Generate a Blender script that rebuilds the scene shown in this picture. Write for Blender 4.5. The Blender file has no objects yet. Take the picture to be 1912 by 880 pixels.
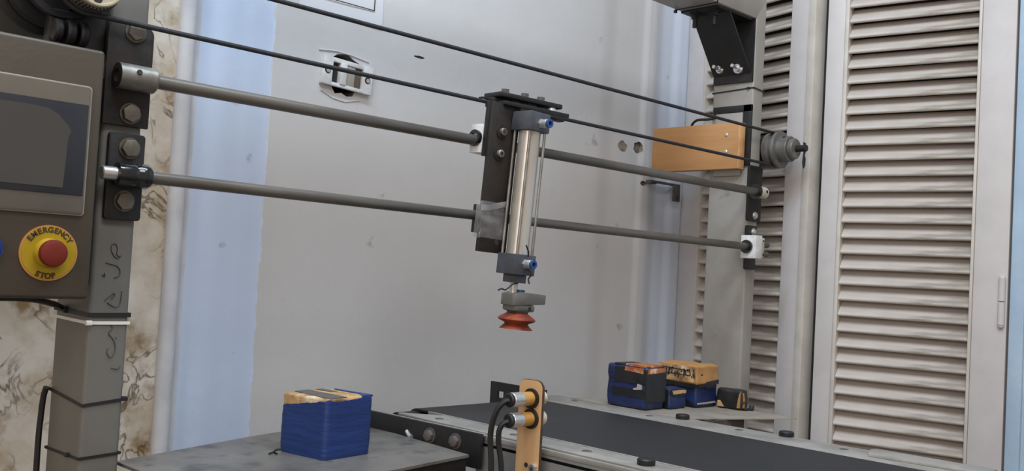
import bpy, bmesh, math, random
from mathutils import Vector, Matrix

random.seed(4)
S = bpy.context.scene
COL = S.collection
R = math.radians

# ------------------------------------------------------------------ camera
cam_d = bpy.data.cameras.new('camera')
cam_d.sensor_fit = 'HORIZONTAL'
cam_d.sensor_width = 36.0
cam_d.lens = 36.0 * 1814.0 / 1912.0
cam_d.clip_start = 0.02
cam = bpy.data.objects.new('camera', cam_d)
COL.objects.link(cam)
yaw, pitch, roll = R(45.46), R(2.12), R(-3.15)
fw = Vector((math.cos(yaw) * math.cos(pitch), math.sin(yaw) * math.cos(pitch), math.sin(pitch)))
r0 = Vector((math.sin(yaw), -math.cos(yaw), 0))
u0 = r0.cross(fw)
rt = math.cos(roll) * r0 - math.sin(roll) * u0
up = math.cos(roll) * u0 + math.sin(roll) * r0
M3 = Matrix((rt, up, -fw)).transposed()
cam.matrix_world = Matrix.Translation((0, 0, 1.0)) @ M3.to_4x4()
S.camera = cam

# ------------------------------------------------------------------ world, added area lights, exposure
W = bpy.data.worlds.new('world')
S.world = W
W.use_nodes = True
W.node_tree.nodes['Background'].inputs[0].default_value = (0.98, 0.80, 0.67, 1)
W.node_tree.nodes['Background'].inputs[1].default_value = 0.46
S.view_settings.view_transform = 'Standard'
S.view_settings.look = 'None'
S.view_settings.gamma = 1.0
S.view_settings.exposure = 0.0


def area(name, loc, target, sx, sy, watts, color):
    d = bpy.data.lights.new(name, 'AREA')
    d.shape = 'RECTANGLE'
    d.size, d.size_y = sx, sy
    d.energy = watts
    d.color = color
    o = bpy.data.objects.new(name, d)
    COL.objects.link(o)
    o.location = loc
    o.rotation_euler = (Vector(target) - Vector(loc)).to_track_quat('-Z', 'Y').to_euler()
    return o


area('added_wall_fill', (0.45, 0.72, 2.45), (0.55, 1.15, 0.4), 1.4, 0.2, 23, (0.68, 0.84, 1.0))  # added area light out of view, grades the back wall from top to bottom
area('added_overhead_fill', (0.35, -0.15, 2.62), (0.6, 0.7, 0.6), 1.2, 0.6, 25, (0.92, 0.96, 1.0))  # added unseen overhead light, brightens the upper wall more than the lower
area('added_left_fill', (-1.7, -0.5, 1.7), (1.2, 0.9, 1.0), 1.2, 1.2, 22, (1.0, 0.94, 0.89))  # added area light out of view, lifts the faces turned left


# ------------------------------------------------------------------ materials
def lin(c):
    return tuple((v / 255 / 12.92) if v / 255 <= 0.04045 else ((v / 255 + 0.055) / 1.055) ** 2.4 for v in c)


def mat(name, c1, c2=None, rough=0.6, metal=0.0, scale=20, lo=0.4, hi=0.6, stretch=(1, 1, 1), bump=0.0,
        bscale=None, detail=4, c3=None, scale3=6, lo3=0.55, hi3=0.7, spec=0.5, alpha=1.0, coat=0.0):
    m = bpy.data.materials.new(name)
    m.use_nodes = True
    nt = m.node_tree
    b = nt.nodes['Principled BSDF']
    b.inputs['Roughness'].default_value = rough
    b.inputs['Metallic'].default_value = metal
    b.inputs['Specular IOR Level'].default_value = spec
    b.inputs['Coat Weight'].default_value = coat
    b.inputs['Alpha'].default_value = alpha
    tc = nt.nodes.new('ShaderNodeTexCoord')
    mp = nt.nodes.new('ShaderNodeMapping')
    mp.inputs['Scale'].default_value = stretch
    nt.links.new(tc.outputs['Object'], mp.inputs['Vector'])

    def noise(sc, det=detail):
        n = nt.nodes.new('ShaderNodeTexNoise')
        n.inputs['Scale'].default_value = sc
        n.inputs['Detail'].default_value = det
        n.inputs['Roughness'].default_value = 0.6
        nt.links.new(mp.outputs['Vector'], n.inputs['Vector'])
        return n

    def ramp(n, a, z):
        r_ = nt.nodes.new('ShaderNodeMapRange')
        r_.inputs['From Min'].default_value = a
        r_.inputs['From Max'].default_value = z
        nt.links.new(n.outputs[0], r_.inputs['Value'])
        return r_

    def mix(fac, a, bcol):
        x = nt.nodes.new('ShaderNodeMix')
        x.data_type = 'RGBA'
        nt.links.new(fac, x.inputs[0])
        if isinstance(a, tuple):
            x.inputs[6].default_value = (*a, 1)
        else:
            nt.links.new(a, x.inputs[6])
        x.inputs[7].default_value = (*bcol, 1)
        return x.outputs[2]

    col = lin(c1)
    if c2 is not None:
        col = mix(ramp(noise(scale), lo, hi).outputs[0], lin(c1), lin(c2))
    if c3 is not None:
        col = mix(ramp(noise(scale3), lo3, hi3).outputs[0], col, lin(c3))
    if isinstance(col, tuple):
        b.inputs['Base Color'].default_value = (*col, 1)
    else:
        nt.links.new(col, b.inputs['Base Color'])
    if bump:
        n = noise(bscale or scale * 2)
        bp = nt.nodes.new('ShaderNodeBump')
        bp.inputs['Strength'].default_value = bump
        bp.inputs['Distance'].default_value = 0.003
        nt.links.new(n.outputs[0], bp.inputs['Height'])
        nt.links.new(bp.outputs[0], b.inputs['Normal'])
    m['nt'] = 1
    return m


def wall_material():
    """pale blue old paint, repainted greyish white between the left pilaster and the corner."""
    m = mat('painted_plaster', (206, 204, 203), (198, 196, 194), rough=0.75, scale=3, lo=0.35, hi=0.7, bump=0.25, bscale=45, spec=0.3)
    nt = m.node_tree
    b = nt.nodes['Principled BSDF']
    old = b.inputs['Base Color'].links[0].from_socket
    tc = nt.nodes.new('ShaderNodeTexCoord')
    sep = nt.nodes.new('ShaderNodeSeparateXYZ')
    nt.links.new(tc.outputs['Object'], sep.inputs[0])
    n = nt.nodes.new('ShaderNodeTexNoise')
    n.inputs['Scale'].default_value = 40
    n.inputs['Detail'].default_value = 5
    nt.links.new(tc.outputs['Object'], n.inputs['Vector'])

    def math_(op, a, v):
        q = nt.nodes.new('ShaderNodeMath')
        q.operation = op
        for i, s in enumerate((a, v)):
            if isinstance(s, (int, float)):
                q.inputs[i].default_value = s
            else:
                nt.links.new(s, q.inputs[i])
        return q.outputs[0]

    xn = math_('ADD', sep.outputs[0], math_('MULTIPLY', math_('SUBTRACT', n.outputs[0], 0.5), 0.012))

    def rng(a, z, inv=False):
        r_ = nt.nodes.new('ShaderNodeMapRange')
        r_.inputs['From Min'].default_value = a
        r_.inputs['From Max'].default_value = z
        r_.inputs['To Min'].default_value = 1.0 if inv else 0.0
        r_.inputs['To Max'].default_value = 0.0 if inv else 1.0
        nt.links.new(xn, r_.inputs['Value'])
        return r_.outputs[0]

    left = rng(0.8103, 0.8120, True)
    right = math_('MULTIPLY', rng(1.80, 1.86), 0.6)
    fac = math_('MAXIMUM', left, right)
    x = nt.nodes.new('ShaderNodeMix')
    x.data_type = 'RGBA'
    nt.links.new(fac, x.inputs[0])
    nt.links.new(old, x.inputs[6])
    x.inputs[7].default_value = (*lin((202, 215, 236)), 1)
    # grime specks
    sp = nt.nodes.new('ShaderNodeTexNoise')
    sp.inputs['Scale'].default_value = 22
    sp.inputs['Detail'].default_value = 8
    nt.links.new(tc.outputs['Object'], sp.inputs['Vector'])
    r2 = nt.nodes.new('ShaderNodeMapRange')
    r2.inputs['From Min'].default_value = 0.69
    r2.inputs['From Max'].default_value = 0.76
    r2.inputs['To Max'].default_value = 0.6
    nt.links.new(sp.outputs[0], r2.inputs['Value'])
    y = nt.nodes.new('ShaderNodeMix')
    y.data_type = 'RGBA'
    nt.links.new(r2.outputs[0], y.inputs[0])
    nt.links.new(x.outputs[2], y.inputs[6])
    y.inputs[7].default_value = (*lin((140, 136, 128)), 1)
    nt.links.new(y.outputs[2], b.inputs['Base Color'])
    return m


def marble_material():
    m = mat('veined_marble', (218, 210, 198), (188, 172, 148), rough=0.3, scale=14, lo=0.38, hi=0.64, c3=(140, 114, 76), scale3=17, lo3=0.55, hi3=0.72)
    nt = m.node_tree
    b = nt.nodes['Principled BSDF']
    old = b.inputs['Base Color'].links[0].from_socket
    tc = nt.nodes.new('ShaderNodeTexCoord')
    n = nt.nodes.new('ShaderNodeTexNoise')
    n.inputs['Scale'].default_value = 12.0
    n.inputs['Detail'].default_value = 6
    n.inputs['Distortion'].default_value = 1.2
    nt.links.new(tc.outputs['Object'], n.inputs['Vector'])
    a = nt.nodes.new('ShaderNodeMath')
    a.operation = 'SUBTRACT'
    a.inputs[1].default_value = 0.5
    nt.links.new(n.outputs[0], a.inputs[0])
    c = nt.nodes.new('ShaderNodeMath')
    c.operation = 'ABSOLUTE'
    nt.links.new(a.outputs[0], c.inputs[0])
    r_ = nt.nodes.new('ShaderNodeMapRange')
    r_.inputs['From Min'].default_value = 0.0
    r_.inputs['From Max'].default_value = 0.022
    r_.inputs['To Min'].default_value = 0.9
    r_.inputs['To Max'].default_value = 0.0
    nt.links.new(c.outputs[0], r_.inputs['Value'])
    n2 = nt.nodes.new('ShaderNodeTexNoise')
    n2.inputs['Scale'].default_value = 11
    nt.links.new(tc.outputs['Object'], n2.inputs['Vector'])
    k = nt.nodes.new('ShaderNodeMapRange')
    k.inputs['From Min'].default_value = 0.40
    k.inputs['From Max'].default_value = 0.54
    nt.links.new(n2.outputs[0], k.inputs['Value'])
    mu = nt.nodes.new('ShaderNodeMath')
    mu.operation = 'MULTIPLY'
    nt.links.new(r_.outputs[0], mu.inputs[0])
    nt.links.new(k.outputs[0], mu.inputs[1])
    x = nt.nodes.new('ShaderNodeMix')
    x.data_type = 'RGBA'
    nt.links.new(mu.outputs[0], x.inputs[0])
    nt.links.new(old, x.inputs[6])
    x.inputs[7].default_value = (*lin((92, 72, 50)), 1)
    nt.links.new(x.outputs[2], b.inputs['Base Color'])
    return m


MT = {
    'wall': wall_material(),
    'marble': marble_material(),
    'white_plaster': mat('white_plaster', (214, 214, 216), (200, 200, 204), rough=0.7, scale=12, bump=0.2, bscale=60),
    'blue_wall': mat('pale_blue_wall', (176, 198, 216), (166, 188, 208), rough=0.7, scale=8, bump=0.4, bscale=30),
    'floor': mat('floor_tile', (120, 112, 104), (100, 94, 88), rough=0.5, scale=5),
    'ceiling': mat('ceiling_paint', (215, 215, 215), rough=0.9),
    'shutter': mat('shutter_paint', (206, 199, 190), (194, 187, 177), rough=0.5, scale=14, bump=0.1, bscale=60),
    'stile': mat('stile_paint', (201, 196, 194), (194, 189, 187), rough=0.5, scale=10, bump=0.1, bscale=50),
    'slat': mat('grimy_slat_paint', (200, 191, 183), (172, 163, 152), rough=0.55, scale=10, lo=0.42, hi=0.75, stretch=(0.6, 2, 5), c3=(122, 113, 100), scale3=13, lo3=0.56, hi3=0.8, bump=0.1, bscale=40),
    'gap_shade': mat('painted_gap_shade', (44, 40, 36), (36, 33, 30), rough=0.9, scale=10),  # near-black tone standing for shade in the shutter gaps
    'post': mat('grey_post_paint', (108, 106, 101), (99, 97, 92), rough=0.45, scale=9, lo=0.4, hi=0.7, metal=0.0, bump=0.08, bscale=80, c3=(84, 80, 74), scale3=25, lo3=0.66, hi3=0.8),
    'post_light': mat('light_post_paint', (158, 153, 146), (138, 132, 123), rough=0.45, scale=7, lo=0.4, hi=0.7, bump=0.1, bscale=60, c3=(110, 104, 96), scale3=18, lo3=0.66, hi3=0.8),
    'black_steel': mat('black_painted_steel', (22, 22, 23), (31, 29, 28), rough=0.5, scale=30, bump=0.15, bscale=90),
    'rust_steel': mat('dark_rusty_steel', (25, 23, 22), (40, 31, 26), rough=0.65, scale=25, bump=0.2, bscale=90),
    'rod': mat('ground_steel_rod', (120, 114, 106), (94, 89, 83), rough=0.42, metal=0.6, scale=12, stretch=(0.3, 3, 3), c3=(92, 86, 80), scale3=18, lo3=0.6, hi3=0.8),
    'steel': mat('dull_steel', (150, 148, 142), (122, 118, 110), rough=0.42, metal=0.6, scale=30, bump=0.1, bscale=100),
    'bolt': mat('dull_bolt_head', (116, 109, 98), (98, 92, 82), rough=0.5, metal=0.3, scale=60),
    'zinc': mat('bright_zinc', (205, 203, 200), rough=0.3, metal=0.7),
    'cream_metal': mat('dirty_cream_metal', (206, 198, 180), (170, 160, 142), rough=0.5, metal=0.1, scale=40),
    'gear': mat('cream_gear', (196, 188, 164), (178, 170, 146), rough=0.4, metal=0.3, scale=30),
    'black_gloss': mat('glossy_black_paint', (18, 18, 19), (26, 25, 25), rough=0.18, scale=50, bump=0.4, bscale=60, coat=0.5),
    'motor': mat('black_motor_shell', (20, 21, 25), (28, 27, 28), rough=0.5, spec=0.35, scale=18, bump=0.1, bscale=60),
    'cast': mat('grey_pulley', (122, 119, 115), (102, 99, 95), rough=0.4, metal=0.3, scale=25),
    'cord': mat('black_belt', (30, 31, 36), (40, 41, 46), rough=0.7, scale=90),
    'box_shell': mat('brown_grey_enclosure', (76, 67, 56), (68, 60, 49), rough=0.42, metal=0.1, scale=7, lo=0.35, hi=0.7, bump=0.08, bscale=150),
    'bezel': mat('panel_bezel', (96, 88, 77), (88, 80, 70), rough=0.3, scale=8),
    'rim': mat('panel_rim', (140, 130, 116), rough=0.3),
    'glass': mat('dark_screen_glass', (40, 41, 46), (46, 46, 50), rough=0.25, scale=6),
    'screen': mat('unlit_display', (64, 62, 60), (72, 69, 65), rough=0.3, scale=8, lo=0.3, hi=0.8),
    'yellow': mat('yellow_legend', (168, 140, 26), (158, 130, 24), rough=0.5, spec=0.3, scale=20),
    'orange_rim': mat('orange_legend_rim', (176, 124, 62), rough=0.4),
    'ink': mat('brown_black_ink', (58, 44, 22), rough=0.6),
    'marker': mat('marker_ink', (66, 66, 69), (86, 85, 83), rough=0.6, scale=120),
    'red': mat('red_mushroom', (108, 34, 24), rough=0.55, spec=0.3),
    'blue_button': mat('blue_button', (24, 58, 136), rough=0.35),
    'white_plastic': mat('white_plastic', (224, 224, 224), (204, 202, 198), rough=0.4, scale=40),
    'grey_plastic': mat('beige_grey_plastic', (164, 156, 146), rough=0.45),
    'brown_plastic': mat('brown_plastic', (98, 84, 68), rough=0.6),
    'dark': mat('dark_cavity', (38, 34, 32), (54, 48, 44), rough=0.9, scale=60),
    'plaster_hole': mat('crumbled_plaster', (150, 140, 128), (110, 100, 90), rough=0.95, scale=60, bump=0.6, bscale=120),
    'tie': mat('black_nylon', (28, 28, 30), rough=0.5),
    'white_tie': mat('white_nylon', (222, 220, 214), rough=0.45),
    'mdf': mat('wood_veneer_board', (190, 142, 92), (172, 124, 76), rough=0.5, scale=8, stretch=(1, 0.6, 7), lo=0.3, hi=0.75),
    'mdf_edge': mat('wood_board_edge', (222, 170, 116), (200, 150, 100), rough=0.6, scale=20),
    'ply': mat('laser_cut_plywood', (208, 168, 122), (196, 154, 106), rough=0.55, scale=10, stretch=(1, 1, 0.4)),
    'burnt': mat('burnt_plywood_edge', (62, 48, 36), (84, 64, 44), rough=0.8, scale=60),
    'alu': mat('aluminium_barrel', (214, 208, 200), (190, 180, 164), rough=0.36, metal=0.6, scale=16, stretch=(1, 1, 0.3), lo=0.4, hi=0.7, c3=(150, 136, 112), scale3=30, lo3=0.68, hi3=0.8),
    'head': mat('grey_cast_head', (84, 86, 92), (74, 76, 82), rough=0.45, metal=0.25, scale=40, bump=0.1, bscale=150),
    'gripper': mat('grey_gripper_block', (122, 119, 113), (106, 103, 97), rough=0.45, metal=0.3, scale=20),
    'dark_mount': mat('dark_mount', (72, 68, 62), (60, 56, 52), rough=0.5, scale=30),
    'cup': mat('orange_rubber', (146, 64, 36), (106, 42, 26), rough=0.55, scale=40),
    'fitting_blue': mat('blue_release_ring', (40, 72, 128), rough=0.35),
    'tape_clear': mat('crinkled_clear_tape', (205, 203, 200), (150, 148, 146), rough=0.2, scale=30, lo=0.35, hi=0.65, bump=0.8, bscale=40, alpha=0.3),
    'table': mat('stained_steel_sheet', (122, 118, 113), (96, 92, 88), rough=0.42, metal=0.2, scale=10, lo=0.35, hi=0.65, c3=(72, 70, 72), scale3=26, lo3=0.54, hi3=0.74, bump=0.08, bscale=40),
    'rail': mat('rail_sheet', (168, 164, 158), (146, 142, 136), rough=0.4, metal=0.2, scale=14, c3=(120, 114, 106), scale3=20, lo3=0.65, hi3=0.85),
    'side': mat('grey_side_sheet', (132, 130, 127), (118, 116, 113), rough=0.4, metal=0.2, scale=10, c3=(98, 95, 92), scale3=14, lo3=0.62, hi3=0.8),
    'sheet': mat('dusty_plate', (160, 152, 140), (140, 132, 120), rough=0.5, metal=0.1, scale=12, c3=(120, 112, 100), scale3=18, lo3=0.65, hi3=0.85),
    'belt': mat('dark_conveyor_belt', (33, 34, 37), (28, 29, 32), rough=0.55, scale=9, lo=0.3, hi=0.7, c3=(46, 47, 50), scale3=16, lo3=0.62, hi3=0.85),
    'blue_tape': mat('blue_tape', (30, 58, 118), (24, 46, 98), rough=0.5, scale=14, stretch=(1, 1, 7), lo=0.35, hi=0.7, bump=0.5, bscale=12, c3=(96, 112, 150), scale3=28, lo3=0.72, hi3=0.85),
    'blue_tape_dark': mat('dark_blue_tape', (26, 42, 88), (18, 28, 62), rough=0.45, scale=18, stretch=(1, 1, 4), bump=0.4, bscale=20),
    'black_tape': mat('black_tape', (24, 24, 26), (34, 33, 34), rough=0.4, scale=30, bump=0.5, bscale=25),
    'grey_tape': mat('grey_tape', (92, 88, 84), (80, 77, 74), rough=0.5, scale=30, bump=0.2, bscale=30),
    'carton': mat('torn_tan_carton', (196, 160, 112), (118, 84, 50), rough=0.8, scale=26, lo=0.4, hi=0.65, c3=(224, 206, 176), scale3=20, lo3=0.5, hi3=0.66, bump=0.7, bscale=50),
    'tan_tape': mat('tan_packing_tape', (176, 130, 74), (156, 112, 62), rough=0.5, scale=20, bump=0.3, bscale=40),
    'red_tan': mat('reddish_tan_flap', (176, 112, 66), (148, 76, 46), rough=0.6, scale=40, c3=(230, 196, 150), scale3=30, lo3=0.6, hi3=0.7),
    'paper': mat('paper_sheet', (214, 215, 219), rough=0.8),
    'iron': mat('rough_dark_iron', (72, 68, 66), (92, 86, 82), rough=0.65, scale=40),
    'yellow_sensor': mat('yellow_sensor_band', (196, 148, 76), (182, 132, 64), rough=0.4, scale=30),
    'brown_wood': mat('dark_brown_support', (84, 72, 64), (70, 60, 54), rough=0.8, scale=20),
}


# ------------------------------------------------------------------ mesh helpers
class MB:
    def __init__(self, org=(0, 0, 0)):
        self.bm = bmesh.new()
        self.o = Vector(org)

    def _xf(self, verts, M=None):
        for v in verts:
            if M is not None:
                v.co = M @ v.co
            v.co -= self.o

    def box(self, x0, x1, y0, y1, z0, z1, bev=0.0, seg=2, M=None):
        t = bmesh.new()
        bmesh.ops.create_cube(t, size=1.0)
        for v in t.verts:
            v.co = Vector(((x0 + x1) / 2 + v.co.x * (x1 - x0), (y0 + y1) / 2 + v.co.y * (y1 - y0), (z0 + z1) / 2 + v.co.z * (z1 - z0)))
        if bev:
            bmesh.ops.bevel(t, geom=t.edges[:], offset=bev, segments=seg, profile=0.5, affect='EDGES')
        self._merge(t, M)
        return self

    def _merge(self, t, M=None):
        self._xf(t.verts, M)
        me = bpy.data.meshes.new('tmp')
        t.to_mesh(me)
        t.free()
        self.bm.from_mesh(me)
        bpy.data.meshes.remove(me)

    def lathe(self, prof, p=(0, 0, 0), d=(0, 0, 1), seg=28, M=None, cap=True):
        """prof: list of (radius, height along d)."""
        t = bmesh.new()
        q = Vector((0, 0, 1)).rotation_difference(Vector(d).normalized())
        rings = []
        for (r_, h) in prof:
            ring = []
            for i in range(seg):
                a = 2 * math.pi * i / seg
                ring.append(t.verts.new(q @ Vector((r_ * math.cos(a), r_ * math.sin(a), h)) + Vector(p)))
            rings.append(ring)
        for a, b in zip(rings, rings[1:]):
            for i in range(seg):
                t.faces.new((a[i], a[(i + 1) % seg], b[(i + 1) % seg], b[i]))
        if cap:
            t.faces.new(rings[0][::-1])
            t.faces.new(rings[-1])
        bmesh.ops.recalc_face_normals(t, faces=t.faces[:])
        self._merge(t, M)
        return self

    def cyl(self, p0, p1, r_, r2=None, seg=24, bev=0.0, M=None):
        p0, p1 = Vector(p0), Vector(p1)
        L = (p1 - p0).length
        r2 = r_ if r2 is None else r2
        prof = [(r_, 0), (r2, L)]
        if bev:
            prof = [(r_ - bev, 0), (r_, bev), (r2, L - bev), (r2 - bev, L)]
        return self.lathe(prof, p0, p1 - p0, seg, M)

    def ring(self, p0, p1, ro, ri, seg=28, M=None):
        p0, p1 = Vector(p0), Vector(p1)
        L = (p1 - p0).length
        return self.lathe([(ri, 0), (ro, 0), (ro, L), (ri, L), (ri, 0)], p0, p1 - p0, seg, M, cap=False)

    def tube(self, pts, r_, seg=10, closed=False, M=None, flat=None):
        t = bmesh.new()
        P = [Vector(p) for p in pts]
        n = len(P)
        rings = []
        prev = None
        for i in range(n):
            if closed:
                tan = P[(i + 1) % n] - P[i - 1]
            else:
                tan = P[min(i + 1, n - 1)] - P[max(i - 1, 0)]
            tan.normalize()
            if prev is None:
                ref = Vector((0, 0, 1)) if abs(tan.z) < 0.9 else Vector((1, 0, 0))
                a = tan.cross(ref).normalized()
            else:
                a = (prev - tan * prev.dot(tan)).normalized()
            prev = a
            b = tan.cross(a)
            ra, rb = (r_, r_) if flat is None else flat
            rings.append([t.verts.new(P[i] + a * (ra * math.cos(2 * math.pi * k / seg)) + b * (rb * math.sin(2 * math.pi * k / seg))) for k in range(seg)])
        pairs = list(zip(rings, rings[1:]))
        if closed:
            pairs.append((rings[-1], rings[0]))
        for a, b in pairs:
            for k in range(seg):
                t.faces.new((a[k], a[(k + 1) % seg], b[(k + 1) % seg], b[k]))
        if not closed:
            t.faces.new(rings[0][::-1])
            t.faces.new(rings[-1])
        bmesh.ops.recalc_face_normals(t, faces=t.faces[:])
        self._merge(t, M)
        return self

    def prism(self, poly, axis, a, b, M=None, bev=0.0):
        """poly in the two other axes (x,y,z order), extruded along axis from a to b."""
        t = bmesh.new()
        def mk(p, h):
            c = list(p)
            c.insert('xyz'.index(axis), h)
            return Vector(c)
        lo = [t.verts.new(mk(p, a)) for p in poly]
        hi = [t.verts.new(mk(p, b)) for p in poly]
        t.faces.new(lo)
        t.faces.new(hi[::-1])
        n = len(poly)
        for i in range(n):
            t.faces.new((lo[i], hi[i], hi[(i + 1) % n], lo[(i + 1) % n]))
        bmesh.ops.recalc_face_normals(t, faces=t.faces[:])
        if bev:
            bmesh.ops.bevel(t, geom=t.edges[:], offset=bev, segments=2, profile=0.5, affect='EDGES')
        self._merge(t, M)
        return self

    def mesh(self, name, m, smooth=35):
        me = bpy.data.meshes.new(name)
        self.bm.to_mesh(me)
        self.bm.free()
        me.materials.append(MT[m] if isinstance(m, str) else m)
        if smooth:
            me.shade_smooth()
            me.set_sharp_from_angle(angle=R(smooth))
        return me

    def build(self, name, m, parent=None, label=None, smooth=35):
        o = bpy.data.objects.new(name, self.mesh(name, m, smooth))
        COL.objects.link(o)
        if parent is not None:
            o.parent = parent
        if label:
            o['label'] = label
        return o


def inst(name, me, parent, loc=(0, 0, 0), rot=(0, 0, 0), label=None):
    o = bpy.data.objects.new(name, me)
    COL.objects.link(o)
    o.parent = parent
    o.location = loc
    o.rotation_euler = rot
    if label:
        o['label'] = label
    return o


def thing(name, label, cat, loc=(0, 0, 0), rot=(0, 0, 0), group=None, kind=None):
    o = bpy.data.objects.new(name, None)
    o.empty_display_size = 0.02
    COL.objects.link(o)
    o.location = loc
    o.rotation_euler = rot
    tag(o, label, cat, group, kind)
    return o


def tag(o, label, cat=None, group=None, kind=None):
    o['label'] = label
    if cat:
        o['category'] = cat
    if group:
        o['group'] = group
    if kind:
        o['kind'] = kind
    return o


def rounded(x0, x1, z0, z1, r_, n=5, corners=(1, 1, 1, 1)):
    pts = []
    for (cx, cz, a0, on) in ((x1 - r_, z1 - r_, 0, corners[0]), (x0 + r_, z1 - r_, 90, corners[1]), (x0 + r_, z0 + r_, 180, corners[2]), (x1 - r_, z0 + r_, 270, corners[3])):
        if on:
            for i in range(n + 1):
                a = R(a0 + 90 * i / n)
                pts.append((cx + r_ * math.cos(a), cz + r_ * math.sin(a)))
        else:
            sx = 1 if a0 in (0, 270) else -1
            sz = 1 if a0 in (0, 90) else -1
            pts.append((cx + sx * r_, cz + sz * r_))
    return pts


def spline(pts, n=8):
    """Catmull-Rom through pts."""
    P = [Vector(p) for p in pts]
    P = [P[0] * 2 - P[1]] + P + [P[-1] * 2 - P[-2]]
    out = []
    for i in range(1, len(P) - 2):
        a, b, c, d = P[i - 1:i + 3]
        for k in range(n):
            t = k / n
            out.append(0.5 * ((2 * b) + (c - a) * t + (2 * a - 5 * b + 4 * c - d) * t * t + (3 * b - a - 3 * c + d) * t ** 3))
    out.append(P[-2])
    return out


def hexpoly(r_):
    return [(r_ * math.cos(R(60 * i + 15)), r_ * math.sin(R(60 * i + 15))) for i in range(6)]


# bolt meshes shared by all bolts; heads point along -Y
def bolt_mesh(r_, h, washer, m, name='bolt'):
    b = MB()
    if washer:
        b.cyl((0, 0, 0), (0, -0.0015, 0), washer, seg=20)
    b.prism(hexpoly(r_), 'y', -0.0005, -h, bev=h * 0.15)
    return b.mesh(name, m)


BOLT_BIG = bolt_mesh(0.0105, 0.007, 0.012, 'bolt')
BOLT_ZINC = bolt_mesh(0.006, 0.005, 0.008, 'zinc')
BOLT_DARK = bolt_mesh(0.006, 0.005, 0.008, 'rust_steel')

# ================================================================== SETTING
fl = MB().box(-1.6, 2.6, -1.6, 1.6, -0.1, 0.0).build('floor', 'floor')
tag(fl, 'dull grey-brown floor below the machine', kind='structure')
ce = MB().box(-0.4, 2.6, -0.2, 1.6, 2.7, 2.8).build('ceiling', 'ceiling')
tag(ce, 'plain white ceiling above the machine', kind='structure')

# back wall with a real socket hole and two broken-out pits
KEYS = [(0.655, 1.4000), (0.684, 1.4000), (0.728, 1.3935), (0.762, 1.3960), (0.8095, 1.4012), (0.8110, 1.4012), (0.8122, 1.4000), (1.62, 1.4000), (1.69, 1.4070), (1.775, 1.4070),
        (1.800, 1.4010), (1.812, 1.4005), (1.862, 1.4095), (1.893, 1.4090), (1.922, 1.4010), (2.2, 1.4000)]
wprof = []
for (xa, ya), (xb, yb) in zip(KEYS, KEYS[1:]):
    nn_ = 1 if abs(ya - yb) < 1e-5 or xb - xa < 0.002 else 8
    for k in range(nn_):
        t = k / nn_
        t2 = t * t * (3 - 2 * t)
        wprof.append((xa + (xb - xa) * t, ya + (yb - ya) * t2))
wprof += [KEYS[-1], (2.2, 1.52), (0.655, 1.52)]
wb = MB().prism(wprof, 'z', 0.0, 2.7).build('wall_back', 'wall', smooth=25)
tag(wb, 'plastered wall repainted white between pale blue strips, behind the rods', kind='structure')


def carve(target, cuts):
    t = MB()
    for (x, z, rx, rz, dep, seed) in cuts:
        rnd = random.Random(seed)
        poly = []
        for i in range(18):
            a = 2 * math.pi * i / 18
            k = 1 + rnd.uniform(-0.14, 0.14)
            poly.append((x + rx * k * math.cos(a), z + rz * k * math.sin(a)))
        t.prism(poly, 'y', 1.38, 1.40 + dep)
    c = t.build('cutter', 'plaster_hole', smooth=0)
    md = target.modifiers.new('holes', 'BOOLEAN')
    md.operation = 'DIFFERENCE'
    md.solver = 'EXACT'
    md.material_mode = 'TRANSFER'
    md.object = c
    dg = bpy.context.evaluated_depsgraph_get()
    me = bpy.data.meshes.new_from_object(target.evaluated_get(dg))
    target.modifiers.clear()
    old = target.data
    target.data = me
    me.name = 'wall_back'
    me.set_sharp_from_angle(angle=R(25))
    bpy.data.meshes.remove(old)
    cm = c.data
    bpy.data.objects.remove(c)
    bpy.data.meshes.remove(cm)


carve(wb, [(0.952, 1.322, 0.034, 0.037, 0.05, 1), (1.722, 1.300, 0.016, 0.012, 0.008, 2), (1.778, 1.304, 0.015, 0.014, 0.012, 3),
           (1.113, 1.385, 0.012, 0.0025, 0.006, 5), (1.80, 1.222, 0.010, 0.006, 0.01, 6), (1.705, 1.325, 0.007, 0.006, 0.006, 9), (1.735, 1.243, 0.010, 0.004, 0.006, 10)])
bb = MB().ring((0.952, 1.425, 1.322), (0.952, 1.449, 1.322), 0.031, 0.027).cyl((0.952, 1.446, 1.322), (0.952, 1.449, 1.322), 0.031).build('back_box', 'dark', wb, 'dark wall box sunk behind the socket')

# left: marble cladding, white bead and cove up to the blue strip
ml = MB().box(-0.7, 0.6425, 1.385, 1.52, 0.0, 2.7).build('wall_left', 'marble')
tag(ml, 'cream marble cladding with brown veins behind the left post', kind='structure')
prof = [(0.6425, 1.41), (0.6425, 1.380)]
for i in range(9):
    a = math.pi - math.pi * i / 8
    prof.append((0.6545 + 0.012 * math.cos(a), 1.380 - 0.010 * math.sin(a)))
for i in range(1, 9):
    t = i / 8
    prof.append((0.6665 + 0.018 * t, 1.380 + 0.0195 * math.sin(t * math.pi / 2)))
prof += [(0.6845, 1.41)]
tr = MB().prism(prof, 'z', 0.0, 2.7).build('trim_1', 'white_plaster', smooth=50)
tag(tr, 'rounded white plaster bead along the marble edge', kind='structure')

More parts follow.
